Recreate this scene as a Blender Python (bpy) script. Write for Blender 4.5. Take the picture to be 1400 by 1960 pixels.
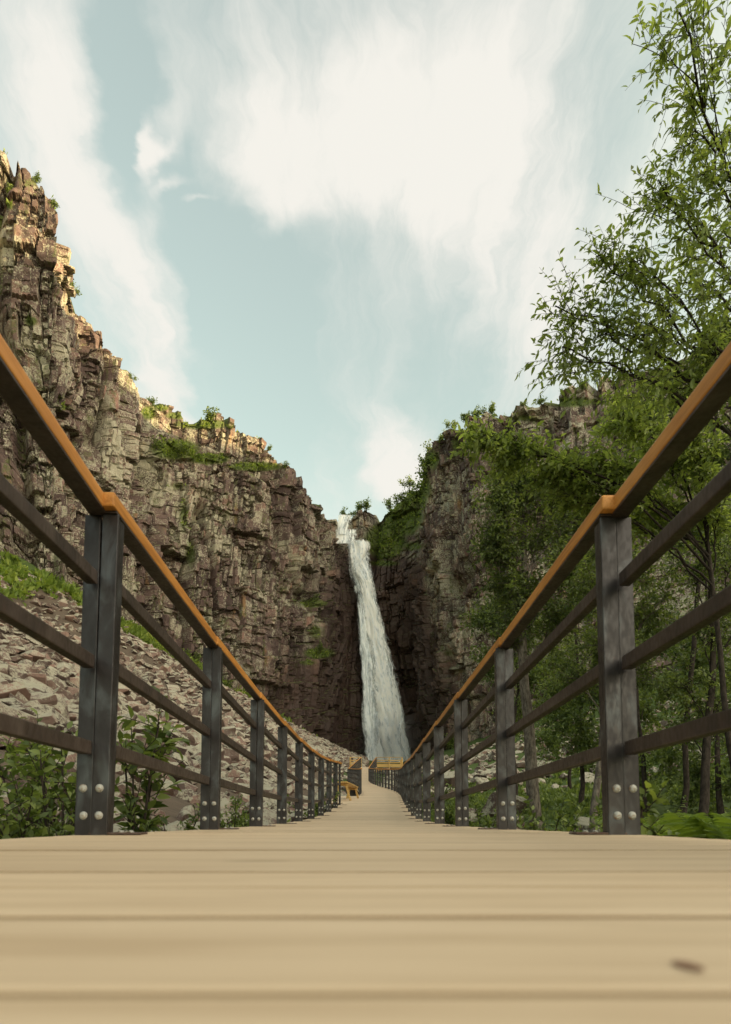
import bpy, bmesh, math, random
import numpy as np
from mathutils import Vector, Matrix, Euler
R = math.radians
rng = np.random.default_rng(7)
random.seed(7)
for o in list(bpy.data.objects): bpy.data.objects.remove(o)
SC = bpy.context.scene
COL = SC.collection

# ------------------------------------------------------------------ camera
FPX, HOR, PITCH = 1200.0, 1568.0, R(4.6)
PPY = HOR - FPX * math.tan(PITCH)
cam = bpy.data.cameras.new('camera')
cam.sensor_fit = 'VERTICAL'; cam.sensor_height = 36.0
cam.lens = 36.0 * FPX / 1960.0
cam.shift_y = (PPY - 980.0) / 1960.0
cam.clip_start = 0.02; cam.clip_end = 3000
cam.dof.use_dof = True; cam.dof.focus_distance = 30.0; cam.dof.aperture_fstop = 5.6
camo = bpy.data.objects.new('camera', cam); COL.objects.link(camo)
camo.location = (0, 0, 0); camo.rotation_euler = (math.pi / 2 + PITCH, 0, 0)
SC.camera = camo

# ------------------------------------------------------------------ exposure
SC.view_settings.view_transform = 'Standard'
SC.view_settings.look = 'None'
SC.view_settings.exposure = 1.32
SC.view_settings.gamma = 1.0
SC.view_settings.use_curve_mapping = False
SC.cycles.use_denoising = True
SC.cycles.max_bounces = 6
SC.cycles.transparent_max_bounces = 12

# ------------------------------------------------------------------ sun + sky
SUN_EL = R(10.0)
sund = Vector((0.955, -0.30, 0)).normalized() * math.cos(SUN_EL) + Vector((0, 0, math.sin(SUN_EL)))
sl = bpy.data.lights.new('sun', 'SUN'); sl.energy = 4.0; sl.angle = R(0.5); sl.color = (1.0, 0.76, 0.38)
slo = bpy.data.objects.new('sun', sl); COL.objects.link(slo)
slo.rotation_euler = sund.to_track_quat('Z', 'Y').to_euler(); slo.location = (0, 0, 200)

W = bpy.data.worlds.new('World'); SC.world = W; W.use_nodes = True
wn, wl = W.node_tree.nodes, W.node_tree.links
wn.clear()
def N(t, **kw):
    n = wn.new(t)
    for k, v in kw.items(): setattr(n, k, v)
    return n
w_out = N('ShaderNodeOutputWorld'); w_bg = N('ShaderNodeBackground')
sky = N('ShaderNodeTexSky'); sky.sky_type = 'NISHITA'; sky.sun_disc = False
sky.sun_elevation = SUN_EL
sky.sun_rotation = math.atan2(sund.x, sund.y)
sky.air_density = 1.0; sky.dust_density = 0.6; sky.ozone_density = 1.0
tc = N('ShaderNodeTexCoord')
def wmath(op, a, b=None, c=None, clamp=False):
    n = N('ShaderNodeMath', operation=op); n.use_clamp = clamp
    for i, v in enumerate((a, b, c)):
        if v is None: continue
        if isinstance(v, (int, float)): n.inputs[i].default_value = v
        else: wl.new(v, n.inputs[i])
    return n.outputs[0]
sep = N('ShaderNodeSeparateXYZ'); wl.new(tc.outputs['Generated'], sep.inputs[0])
# the cloud layer is a flat sheet high overhead: direction / height gives the place on it
zz = wmath('ADD', wmath('MAXIMUM', sep.outputs[2], 0.0), 0.06)
cxn = wmath('DIVIDE', sep.outputs[0], zz); cyn = wmath('DIVIDE', sep.outputs[1], zz)
cp = N('ShaderNodeCombineXYZ'); wl.new(cxn, cp.inputs[0]); wl.new(cyn, cp.inputs[1])
wv = N('ShaderNodeTexNoise'); wv.inputs['Scale'].default_value = 3.0; wv.inputs['Detail'].default_value = 5
wl.new(cp.outputs[0], wv.inputs['Vector'])
wsub = N('ShaderNodeVectorMath', operation='SUBTRACT'); wl.new(wv.outputs['Color'], wsub.inputs[0]); wsub.inputs[1].default_value = (.5, .5, .5)
wsc = N('ShaderNodeVectorMath', operation='SCALE'); wl.new(wsub.outputs[0], wsc.inputs[0]); wsc.inputs['Scale'].default_value = 0.20
wad = N('ShaderNodeVectorMath', operation='ADD'); wl.new(cp.outputs[0], wad.inputs[0]); wl.new(wsc.outputs[0], wad.inputs[1])
wv2 = N('ShaderNodeTexNoise'); wv2.inputs['Scale'].default_value = 13.0; wv2.inputs['Detail'].default_value = 6; wl.new(cp.outputs[0], wv2.inputs['Vector'])
ws2 = N('ShaderNodeVectorMath', operation='SUBTRACT'); wl.new(wv2.outputs['Color'], ws2.inputs[0]); ws2.inputs[1].default_value = (.5, .5, .5)
wc2 = N('ShaderNodeVectorMath', operation='SCALE'); wl.new(ws2.outputs[0], wc2.inputs[0]); wc2.inputs['Scale'].default_value = 0.07
wa2 = N('ShaderNodeVectorMath', operation='ADD'); wl.new(wad.outputs[0], wa2.inputs[0]); wl.new(wc2.outputs[0], wa2.inputs[1])
CP = wa2.outputs[0]
def wnoise(scale, rot, stretch, detail=6, rough=.55, loc=(0, 0, 0)):
    m = N('ShaderNodeMapping'); m.inputs['Rotation'].default_value = (0, 0, R(rot)); m.inputs['Location'].default_value = loc
    m.inputs['Scale'].default_value = (scale, scale * stretch, 1); wl.new(CP, m.inputs['Vector'])
    n = N('ShaderNodeTexNoise'); n.inputs['Scale'].default_value = 1; n.inputs['Detail'].default_value = detail
    n.inputs['Roughness'].default_value = rough
    wl.new(m.outputs[0], n.inputs['Vector']); return n.outputs['Fac']
def wblob(c, r, rot, w):
    s = N('ShaderNodeVectorMath', operation='SUBTRACT'); wl.new(CP, s.inputs[0]); s.inputs[1].default_value = (c[0], c[1], 0)
    ro = N('ShaderNodeVectorRotate', rotation_type='Z_AXIS'); wl.new(s.outputs[0], ro.inputs['Vector']); ro.inputs['Angle'].default_value = R(-rot)
    d = N('ShaderNodeVectorMath', operation='DIVIDE'); wl.new(ro.outputs[0], d.inputs[0]); d.inputs[1].default_value = (r[0], r[1], 1)
    l = N('ShaderNodeVectorMath', operation='LENGTH'); wl.new(d.outputs[0], l.inputs[0])
    mr = N('ShaderNodeMapRange', interpolation_type='SMOOTHSTEP'); wl.new(l.outputs['Value'], mr.inputs['Value'])
    mr.inputs['From Min'].default_value = 1.0; mr.inputs['From Max'].default_value = 0.0
    mr.inputs['To Min'].default_value = 0.0; mr.inputs['To Max'].default_value = w
    return mr.outputs[0]
def sky_p(px, py):
    u, w = (px - 700) / FPX, (HOR - py) / FPX
    n = math.sqrt(u * u + w * w + 1); z = max(w / n, 0) + .06
    return (u / n / z, 1 / n / z)
streak = wnoise(6.0, 8, 0.20, 9, .66)
soft = wnoise(1.6, -20, 0.6, 5, .5, (3.1, 1.7, 0))
fine_ = wnoise(11.0, 14, 0.22, 9, .66, (1.3, 4.2, 0)); cur = wnoise(6.5, -24, 0.35, 7, .6, (7.3, 2.2, 0))
dens = None
for (px, py, rx, ry, rot, w) in (
        (640, 130, .36, .20, 4, .58), (930, 240, .26, .36, -8, .50), (480, 170, .11, .22, 22, .30), (1000, 520, .18, .45, -6, .30), (540, 300, .05, .10, 20, .35),
        (50, 150, .13, .30, 12, .52), (300, 660, .070, .55, 12, .72), (190, 440, .08, .4, 12, .42),
        (790, 900, .13, .5, -18, .80), (1150, 640, .25, .45, -10, .35), (256, 160, .016, .055, 8, .75), (276, 215, .020, .055, 30, .70),
        (318, 268, .045, .018, -38, .55), (370, 296, .05, .014, -20, .40), (500, 680, .17, .60, 6, -.38), (210, 90, .045, .22, 14, -.70), (400, 420, .10, .30, 16, -.45), (330, 210, .03, .16, 18, -.30)):
    b_ = wblob(sky_p(px, py), (rx, ry), rot, w)
    dens = b_ if dens is None else wmath('ADD', dens, b_)
dens = wmath('MULTIPLY', dens, wmath('ADD', wmath('ADD', wmath('MULTIPLY', fine_, 2.3), wmath('MULTIPLY', cur, 0.9)), -0.58))
dens = wmath('ADD', dens, wmath('SUBTRACT', wmath('ADD', wmath('MULTIPLY', streak, 1.1), wmath('MULTIPLY', soft, 0.75)), 0.76))
mask = N('ShaderNodeMapRange', interpolation_type='SMOOTHSTEP'); wl.new(dens, mask.inputs['Value'])
mask.inputs['From Min'].default_value = 0.0; mask.inputs['From Max'].default_value = 0.85
mask.inputs['To Min'].default_value = 0.22; mask.inputs['To Max'].default_value = 1.0
tint = N('ShaderNodeMix', data_type='RGBA', blend_type='MULTIPLY'); tint.inputs['Factor'].default_value = 1.0
wl.new(sky.outputs[0], tint.inputs['A']); tint.inputs['B'].default_value = (2.5, 2.14, 1.36, 1)
cm = N('ShaderNodeMix', data_type='RGBA'); wl.new(mask.outputs[0], cm.inputs['Factor'])
wl.new(tint.outputs['Result'], cm.inputs['A']); cm.inputs['B'].default_value = (4.0, 3.9, 3.6, 1)
# warm cloud glow added towards the sun, mostly out of view, to fill the shade
dt_ = N('ShaderNodeVectorMath', operation='DOT_PRODUCT'); wl.new(tc.outputs['Generated'], dt_.inputs[0]); dt_.inputs[1].default_value = sund
gl = N('ShaderNodeMapRange', interpolation_type='SMOOTHSTEP'); wl.new(dt_.outputs['Value'], gl.inputs['Value'])
gl.inputs['From Min'].default_value = 0.12; gl.inputs['From Max'].default_value = 1.0; gl.inputs['To Min'].default_value = 0.0; gl.inputs['To Max'].default_value = 1.0
cg = N('ShaderNodeMix', data_type='RGBA'); wl.new(gl.outputs[0], cg.inputs['Factor'])
cg.inputs['A'].default_value = (3.65, 3.56, 3.3, 1); cg.inputs['B'].default_value = (40.0, 34.0, 26.0, 1)
wl.new(cg.outputs['Result'], cm.inputs['B'])
wl.new(cm.outputs['Result'], w_bg.inputs['Color']); w_bg.inputs['Strength'].default_value = 0.10
wl.new(w_bg.outputs[0], w_out.inputs[0])

# ------------------------------------------------------------------ helpers
def P(px, py, d):
    """point at depth Y = d in the direction of photo pixel (px, py)"""
    a, b = (px - 700) / FPX, -(py - PPY) / FPX
    c, s = math.cos(PITCH), math.sin(PITCH)
    v = Vector((a, c - b * s, s + b * c))
    return v * (d / v.y)
def Pn(px, py, d):
    px, py, d = np.broadcast_arrays(np.asarray(px, float), np.asarray(py, float), np.asarray(d, float))
    a, b = (px - 700) / FPX, -(py - PPY) / FPX
    c, s = math.cos(PITCH), math.sin(PITCH)
    y = c - b * s
    return np.stack([a / y * d, d, (s + b * c) / y * d], -1)
def proj(V):
    c, s = math.cos(PITCH), math.sin(PITCH)
    f = V[..., 1] * c + V[..., 2] * s; u = -V[..., 1] * s + V[..., 2] * c
    f = np.where(f < .01, .01, f)
    return 700 + FPX * V[..., 0] / f, PPY - FPX * u / f
def hsh(i, j, k=0, seed=0):
    x = (np.asarray(i, np.int64) * 374761393 + np.asarray(j, np.int64) * 668265263 + np.asarray(k, np.int64) * 2147483647 % 1000003 * 97 + seed * 144665 + 12345) & 0xffffffff
    x = x.astype(np.uint32)
    x ^= x >> np.uint32(15); x *= np.uint32(2246822519); x ^= x >> np.uint32(13); x *= np.uint32(3266489917); x ^= x >> np.uint32(16)
    return x.astype(np.float64) / 4294967296.0
def vn(p, seed=0):
    p = np.asarray(p, float); f0 = np.floor(p); f = p - f0; f = f * f * (3 - 2 * f); i = f0.astype(np.int64)
    out = 0
    for a in (0, 1):
        wa = f[..., 0] if a else 1 - f[..., 0]
        for b in (0, 1):
            wb = f[..., 1] if b else 1 - f[..., 1]
            for c in (0, 1):
                wc = f[..., 2] if c else 1 - f[..., 2]
                out = out + wa * wb * wc * hsh(i[..., 0] + a, i[..., 1] + b, i[..., 2] + c, seed)
    return out
def fbm(p, octv=4, seed=0, gain=.5):
    p = np.asarray(p, float); a, s, t = 1.0, 0, 0
    for o in range(octv):
        s = s + a * vn(p, seed + o * 17); t += a; a *= gain; p = p * 2.03 + 11.7
    return s / t - .5
def v3(x, y, z=0.0):
    return np.stack(np.broadcast_arrays(np.asarray(x, float), np.asarray(y, float), np.asarray(z, float)), -1)

def mesh_np(name, V, faces, attrs=None, smooth=False):
    me = bpy.data.meshes.new(name)
    V = np.asarray(V, np.float32).reshape(-1, 3)
    if not isinstance(faces, (list, tuple)): faces = [faces]
    faces = [np.asarray(f, np.int32) for f in faces if len(f)]
    me.vertices.add(len(V)); me.vertices.foreach_set('co', V.ravel())
    nl = sum(f.size for f in faces); npol = sum(len(f) for f in faces)
    me.loops.add(nl); me.polygons.add(npol)
    me.loops.foreach_set('vertex_index', np.concatenate([f.ravel() for f in faces]))
    tot = np.concatenate([np.full(len(f), f.shape[1], np.int32) for f in faces])
    st = np.concatenate([[0], np.cumsum(tot)[:-1]]).astype(np.int32)
    me.polygons.foreach_set('loop_start', st)
    me.polygons.foreach_set('use_smooth', np.full(npol, smooth))
    if attrs:
        for k, a in attrs.items():
            at = me.attributes.new(k, 'FLOAT', 'POINT'); at.data.foreach_set('value', np.asarray(a, np.float32).ravel())
    me.update(calc_edges=True)
    return me
def ob(name, me, mat=None, parent=None, label=None, cat=None, group=None, kind=None):
    o = bpy.data.objects.new(name, me); COL.objects.link(o)
    if mat is not None and me is not None and len(me.materials) == 0: me.materials.append(mat)
    if parent is not None: o.parent = parent
    for k, v in (('label', label), ('category', cat), ('group', group), ('kind', kind)):
        if v: o[k] = v
    return o
def bm_mesh(name, bm, smooth=False):
    me = bpy.data.meshes.new(name); bm.normal_update(); bm.to_mesh(me); bm.free()
    if smooth: me.polygons.foreach_set('use_smooth', np.full(len(me.polygons), True))
    return me
def box_bm(sx, sy, sz, bev=0.0, seg=2, bm=None, loc=(0, 0, 0), rot=None):
    b = bm or bmesh.new()
    r = bmesh.ops.create_cube(b, size=1.0)
    M = Matrix.Translation(loc) @ (rot.to_4x4() if rot is not None else Matrix()) @ Matrix.Diagonal((sx, sy, sz, 1))
    bmesh.ops.transform(b, matrix=M, verts=r['verts'])
    if bev > 0:
        es = list({e for v in r['verts'] for e in v.link_edges})
        bmesh.ops.bevel(b, geom=es, offset=bev, segments=seg, affect='EDGES', profile=.6)
    return b

# tubes along polylines, collected in numpy
class Wood:
    def __init__(s): s.V, s.F, s.n = [], [], 0
    def tube(s, pts, rad, sides=5):
        pts = np.asarray(pts, float); rad = np.asarray(rad, float); n = len(pts)
        T = np.gradient(pts, axis=0); T /= np.linalg.norm(T, axis=1, keepdims=True) + 1e-9
        ref = np.array([0.31, 0.17, 0.93]) if abs(T[0][2]) < .9 else np.array([1.0, .1, 0])
        A = np.cross(T, ref); A /= np.linalg.norm(A, axis=1, keepdims=True) + 1e-9
        B = np.cross(T, A)
        ang = np.arange(sides) / sides * 2 * np.pi
        ring = pts[:, None, :] + rad[:, None, None] * (np.cos(ang)[None, :, None] * A[:, None, :] + np.sin(ang)[None, :, None] * B[:, None, :])
        s.V.append(ring.reshape(-1, 3))
        i = np.arange(n - 1)[:, None] * sides; k = np.arange(sides)[None, :]; k2 = (k + 1) % sides
        q = np.stack([i + k, i + k2, i + sides + k2, i + sides + k], -1).reshape(-1, 4) + s.n
        s.F.append(q); s.n += n * sides
    def mesh(s, name): return mesh_np(name, np.concatenate(s.V), [np.concatenate(s.F)], smooth=True)

def leaf_arrays(pos, dr, nm, size, width=.42, fold=.18, simple=False):
    """leaf blades: pos base points, dr directions, nm leaf normals, size lengths"""
    pos, dr, nm = (np.asarray(a, float) for a in (pos, dr, nm)); size = np.asarray(size, float)
    dr = dr / (np.linalg.norm(dr, axis=1, keepdims=True) + 1e-9)
    sd = np.cross(dr, nm); sd /= np.linalg.norm(sd, axis=1, keepdims=True) + 1e-9
    up = np.cross(sd, dr)
    L = size[:, None]; w = np.asarray(width)
    w = w[:, None] if w.ndim else w
    if simple:
        v = np.stack([pos, pos + dr * L * .5 + sd * L * w * .5, pos + dr * L, pos + dr * L * .5 - sd * L * w * .5], 1)
        n = len(pos); b = np.arange(n)[:, None] * 4
        return v.reshape(-1, 3), [(b + np.array([[0, 1, 2, 3]]))], 4
    v = np.stack([pos,
                  pos + dr * L * .32 + sd * L * w * .46 + up * L * fold * .5,
                  pos + dr * L * .32 - sd * L * w * .46 + up * L * fold * .5,
                  pos + dr * L * .68 + sd * L * w * .36 + up * L * fold * .25,
                  pos + dr * L * .68 - sd * L * w * .36 + up * L * fold * .25,
                  pos + dr * L - up * L * .12,
                  pos + dr * L * .35, pos + dr * L * .7], 1)
    n = len(pos); b = np.arange(n)[:, None] * 8
    tri = np.concatenate([b + np.array([[0, 1, 6]]), b + np.array([[0, 6, 2]]), b + np.array([[3, 5, 7]]), b + np.array([[7, 5, 4]])])
    quad = np.concatenate([b + np.array([[1, 3, 7, 6]]), b + np.array([[6, 7, 4, 2]])])
    return v.reshape(-1, 3), [tri, quad], 8

# ------------------------------------------------------------------ materials
class Mat:
    def __init__(s, name):
        s.m = bpy.data.materials.new(name); s.m.use_nodes = True
        s.n, s.l = s.m.node_tree.nodes, s.m.node_tree.links
        s.bsdf = s.n['Principled BSDF']; s.out = s.n['Material Output']
        s.tc = None
    def add(s, t, **kw):
        n = s.n.new(t)
        for k, v in kw.items(): setattr(n, k, v)
        return n
    def coord(s, which='Object'):
        if s.tc is None: s.tc = s.add('ShaderNodeTexCoord')
        return s.tc.outputs[which]
    def put(s, sock, v):
        if hasattr(v, 'is_linked') or hasattr(v, 'links'): s.l.new(v, sock)
        elif isinstance(v, (tuple, list)) and len(v) == 3 and sock.type == 'RGBA': sock.default_value = (*v, 1)
        else: sock.default_value = v
    def mapping(s, vec, scale=(1, 1, 1), rot=(0, 0, 0), loc=(0, 0, 0)):
        m = s.add('ShaderNodeMapping'); s.l.new(vec, m.inputs['Vector'])
        m.inputs['Scale'].default_value = scale; m.inputs['Rotation'].default_value = rot; s.put(m.inputs['Location'], loc)
        return m.outputs[0]
    def noise(s, vec, scale, detail=4, rough=.55, dist=0.0):
        n = s.add('ShaderNodeTexNoise'); s.l.new(vec, n.inputs['Vector'])
        n.inputs['Scale'].default_value = scale; n.inputs['Detail'].default_value = detail
        n.inputs['Roughness'].default_value = rough; n.inputs['Distortion'].default_value = dist
        return n.outputs['Fac']
    def voro(s, vec, scale, feature='F1'):
        n = s.add('ShaderNodeTexVoronoi', feature=feature); s.l.new(vec, n.inputs['Vector']); n.inputs['Scale'].default_value = scale
        return n
    def math(s, op, a, b=None, c=None):
        n = s.add('ShaderNodeMath', operation=op)
        for i, v in enumerate((a, b, c)):
            if v is not None: s.put(n.inputs[i], v)
        return n.outputs[0]
    def rng(s, v, a, b, c=0.0, d=1.0, smooth=True):
        n = s.add('ShaderNodeMapRange', interpolation_type='SMOOTHSTEP' if smooth else 'LINEAR')
        s.put(n.inputs['Value'], v)
        for k, x in (('From Min', a), ('From Max', b), ('To Min', c), ('To Max', d)): s.put(n.inputs[k], x)
        return n.outputs[0]
    def mix(s, f, a, b, mode='MIX'):
        n = s.add('ShaderNodeMix', data_type='RGBA', blend_type=mode)
        s.put(n.inputs['Factor'], f); s.put(n.inputs['A'], a); s.put(n.inputs['B'], b)
        return n.outputs['Result']
    def attr(s, name):
        a = s.add('ShaderNodeAttribute'); a.attribute_name = name; return a.outputs['Fac']
    def rand(s): return s.add('ShaderNodeObjectInfo').outputs['Random']
    def ramp(s, v, stops):
        n = s.add('ShaderNodeValToRGB'); s.put(n.inputs[0], v); cr = n.color_ramp
        while len(cr.elements) < len(stops): cr.elements.new(.5)
        for e, (p, c) in zip(cr.elements, stops): e.position = p; e.color = (*c, 1)
        return n.outputs[0]
    def bump(s, h, strength=.3, dist=.02):
        n = s.add('ShaderNodeBump'); s.put(n.inputs['Height'], h); n.inputs['Strength'].default_value = strength; n.inputs['Distance'].default_value = dist
        s.l.new(n.outputs[0], s.bsdf.inputs['Normal']); return n.outputs[0]
    def set(s, **kw):
        for k, v in kw.items(): s.put(s.bsdf.inputs[k.replace('_', ' ')], v)
        return s

def mat_cliff():
    m = Mat('cliff_rock'); c = m.coord()
    cell, wet, moss = m.attr('cell'), m.attr('wet'), m.attr('moss')
    n1 = m.noise(c, .22, 5, .6); n2 = m.noise(c, 1.5, 6, .65); n3 = m.noise(c, 4.0, 4, .6)
    n0 = m.noise(c, .07, 4, .6); vs_ = m.noise(m.mapping(c, (.45, .45, .07)), 1.0, 5, .6)
    cs = m.math('ADD', m.math('MULTIPLY', cell, .65), m.math('ADD', m.math('MULTIPLY', n2, .35), m.math('MULTIPLY', m.math('SUBTRACT', n0, .5), .9)))
    rock = m.ramp(cs, [(.15, (.040, .027, .026)), (.42, (.088, .059, .054)), (.68, (.155, .104, .093)), (.92, (.30, .165, .13))])
    # pale grey-green crust lichen on the dry faces
    fc = m.math('FRACT', m.math('MULTIPLY', cell, 7.3))
    lich = m.rng(m.math('ADD', m.math('ADD', m.math('MULTIPLY', n3, .75), m.math('MULTIPLY', n2, .45)), m.math('ADD', m.math('MULTIPLY', n0, .75), m.math('MULTIPLY', fc, .20))), 1.05, 1.20)
    lich = m.math('MULTIPLY', lich, m.rng(wet, .0, .75, .90, .05))
    lc = m.mix(m.noise(c, .6, 3), (.42, .385, .31), (.34, .335, .245))
    col = m.mix(lich, rock, lc)
    # dark and mossy seepage streaks running down the wall
    col = m.mix(m.rng(vs_, .56, .68, 0, .75), col, (.050, .038, .030))
    col = m.mix(m.math('MULTIPLY', m.rng(vs_, .35, .44, 1, 0), m.rng(n2, .40, .58, 0, .8)), col, (.085, .10, .032))
    # ochre stains
    st = m.rng(m.noise(m.mapping(c, (.5, .5, .12)), .7, 4), .63, .74)
    col = m.mix(m.math('MULTIPLY', st, m.rng(wet, 0, .6, .5, .0)), col, (.30, .16, .06))
    # wet dark rock near the water
    wr = m.mix(n2, (.026, .016, .014), (.080, .048, .040))
    col = m.mix(m.rng(wet, .25, .9, 0, .88), col, wr)
    # moss and grass on ledges
    geo = m.add('ShaderNodeNewGeometry'); sp = m.add('ShaderNodeSeparateXYZ'); m.l.new(geo.outputs['Normal'], sp.inputs[0])
    upf = m.rng(sp.outputs[2], .30, .75)
    mm = m.math('MAXIMUM', m.math('MULTIPLY', upf, m.rng(n2, .35, .6)), m.rng(m.math('ADD', moss, m.math('MULTIPLY', n3, .5)), .55, .85))
    mc = m.mix(m.noise(c, .9, 4), (.045, .085, .02), (.13, .15, .035))
    col = m.mix(m.math('MULTIPLY', mm, .9), col, mc)
    m.set(Base_Color=col, Roughness=m.rng(wet, .4, 1, .92, .55), Specular_IOR_Level=.3)
    m.bump(m.math('ADD', n3, m.math('MULTIPLY', n2, .6)), .6, .25)
    return m.m
def mat_rock():
    m = Mat('scree_rock'); c = m.coord('Object'); r = m.math('ADD', m.rand(), m.attr('cell'))
    g = m.add('ShaderNodeNewGeometry'); pos = g.outputs['Position']
    n1 = m.noise(pos, 1.6, 5, .65); n2 = m.noise(pos, 7, 6, .75); n3 = m.noise(pos, 26, 4, .75)
    fr = m.math('FRACT', m.math('MULTIPLY', r, 3.7))
    base = m.ramp(fr, [(0, (.085, .058, .052)), (.35, (.15, .105, .092)), (.7, (.22, .15, .13)), (1, (.33, .21, .175))])
    base = m.mix(m.rng(n2, .3, .7, 0, .5), base, m.mix(.5, base, (.10, .07, .06)))
    sp = m.add('ShaderNodeSeparateXYZ'); m.l.new(g.outputs['Normal'], sp.inputs[0])
    li = m.rng(m.math('ADD', m.math('ADD', m.math('MULTIPLY', n3, .35), m.math('MULTIPLY', n2, .5)), m.math('ADD', m.math('MULTIPLY', n1, .4), m.math('MULTIPLY', sp.outputs[2], .13))), .63, .73)
    lc = m.mix(n1, (.45, .415, .325), (.37, .36, .27))
    col = m.mix(m.math('MULTIPLY', li, .92), base, lc)
    m.set(Base_Color=col, Roughness=.92, Specular_IOR_Level=.25)
    m.bump(m.math('ADD', n3, m.math('MULTIPLY', n2, 2.0)), .9, .05)
    return m.m
def mat_ground():
    m = Mat('ground_soil'); g = m.add('ShaderNodeNewGeometry'); p = g.outputs['Position']
    n1 = m.noise(p, .35, 5, .6); n2 = m.noise(p, 3, 5, .65)
    gr = m.attr('grass')
    soil = m.mix(n2, (.055, .042, .032), (.15, .115, .085))
    grs = m.mix(n2, (.03, .055, .014), (.085, .12, .03))
    col = m.mix(m.rng(m.math('ADD', gr, m.math('MULTIPLY', n1, .5)), .45, .8), soil, grs)
    m.set(Base_Color=col, Roughness=.95, Specular_IOR_Level=.2); m.bump(n2, .6, .1)
    return m.m
def mat_wood(name, c1, c2, c3, rough=.62, axis=0, scale=1.0, var=.12, edge=None):
    m = Mat(name); c = m.coord(); r = m.rand()
    off = m.add('ShaderNodeCombineXYZ')
    for i in range(3): m.put(off.inputs[i], m.math('MULTIPLY', r, 13.7 + 7 * i))
    sc = [22 * scale] * 3; sc[axis] = 1.3 * scale
    v = m.mapping(c, tuple(sc), loc=off.outputs[0])
    n = m.noise(v, 1.0, 6, .6, .6); n2 = m.noise(v, 5, 3, .5)
    col = m.ramp(n, [(.25, c3), (.5, c2), (.72, c1)])
    col = m.mix(m.rng(n2, .45, .75, 0, .5), col, c3)
    # knots
    kc = [4.2 * scale] * 3; kc[axis] = 1.9 * scale
    kv = m.mapping(c, tuple(kc), loc=off.outputs[0])
    k = m.voro(kv, 1.0).outputs['Distance']
    kn = m.rng(k, .05, .10, 1, 0)
    col = m.mix(m.math('MULTIPLY', kn, .30), col, tuple(x * .4 for x in c3))
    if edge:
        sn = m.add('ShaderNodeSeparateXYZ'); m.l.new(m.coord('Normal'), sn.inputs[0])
        col = m.mix(m.rng(m.math('ABSOLUTE', sn.outputs[1]), .25, .7, 0, .92), col, edge)  # shade painted on the side faces by normal, so plank seams read dark
    hs = m.add('ShaderNodeHueSaturation'); m.put(hs.inputs['Color'], col)
    m.put(hs.inputs['Value'], m.rng(r, 0, 1, 1 - var, 1 + var, False))
    m.set(Base_Color=hs.outputs[0], Roughness=rough, Specular_IOR_Level=.35)
    m.bump(n, .12, .004)
    return m.m
def mat_steel(name, c1, c2, c3, rough=.5, metal=.35):
    m = Mat(name); c = m.coord('Object'); r = m.rand()
    off = m.add('ShaderNodeCombineXYZ'); m.put(off.inputs[2], m.math('MULTIPLY', r, 40)); m.put(off.inputs[0], m.math('MULTIPLY', r, 23))
    v = m.mapping(c, (1.3, 1.3, .6), loc=off.outputs[0])
    n = m.noise(v, 9, 4, .55, .5); n2 = m.noise(v, 60, 3, .6)
    col = m.ramp(n, [(.30, c1), (.52, c2), (.75, c3)])
    rust = m.rng(m.noise(v, 14, 5, .7), .66, .78)
    col = m.mix(m.math('MULTIPLY', rust, .55), col, (.15, .06, .03))
    m.set(Base_Color=col, Roughness=m.rng(n2, .3, .7, rough - .08, rough + .15), Metallic=metal)
    m.bump(n2, .08, .002)
    return m.m
def mat_leaf(name, c1, c2, c3, trans=.35, rough=.5):
    m = Mat(name); g = m.add('ShaderNodeNewGeometry')
    t = m.attr('tone'); cl = m.noise(g.outputs['Position'], 1.1, 3)
    col = m.ramp(m.math('ADD', m.math('MULTIPLY', t, .7), m.math('MULTIPLY', cl, .4)), [(.15, c1), (.55, c2), (.95, c3)])
    m.set(Base_Color=col, Roughness=rough, Specular_IOR_Level=.35)
    tr = m.add('ShaderNodeBsdfTranslucent'); m.put(tr.inputs['Color'], m.mix(1.0, col, (1.3, 1.35, .6), 'MULTIPLY'))
    mx = m.add('ShaderNodeMixShader'); mx.inputs[0].default_value = trans
    m.l.new(m.bsdf.outputs[0], mx.inputs[1]); m.l.new(tr.outputs[0], mx.inputs[2]); m.l.new(mx.outputs[0], m.out.inputs['Surface'])
    return m.m
def mat_bark(name, c1, c2):
    m = Mat(name); c = m.coord()
    n = m.noise(m.mapping(c, (6, 6, 2.2)), 4, 5, .65)
    m.set(Base_Color=m.mix(m.rng(n, .3, .7), c1, c2), Roughness=.9, Specular_IOR_Level=.2); m.bump(n, .7, .03)
    return m.m
M_CLIFF = mat_cliff(); M_ROCK = mat_rock(); M_GROUND = mat_ground()
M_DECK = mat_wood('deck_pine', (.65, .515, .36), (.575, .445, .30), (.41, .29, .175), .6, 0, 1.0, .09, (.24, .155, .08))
M_HAND = mat_wood('stained_handrail_pine', (.66, .32, .085), (.55, .24, .05), (.33, .125, .025), .5, 1, 1.6, .10)
M_YEL = mat_wood('fresh_yellow_pine', (.60, .40, .15), (.52, .33, .11), (.36, .21, .06), .6, 0, 1.0, .12)
M_POST = mat_steel('raw_steel_post', (.026, .022, .023), (.044, .039, .041), (.115, .125, .135), .40, .5)
M_RAIL = mat_steel('brown_steel_rail', (.036, .027, .023), (.060, .044, .037), (.09, .07, .06), .5, .3)
M_PLATE = mat_steel('rusty_plate', (.06, .035, .028), (.10, .06, .045), (.17, .15, .14), .55, .35)
mb_ = Mat('zinc_bolt'); nb_ = mb_.noise(mb_.mapping(mb_.coord(), (1, 1, 1)), 90, 3, .6)
M_BOLT = mb_.set(Base_Color=mb_.mix(mb_.rng(nb_, .5, .68, 0, .8), (.42, .42, .39), (.22, .12, .06)), Roughness=.62, Metallic=.15).m
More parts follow.
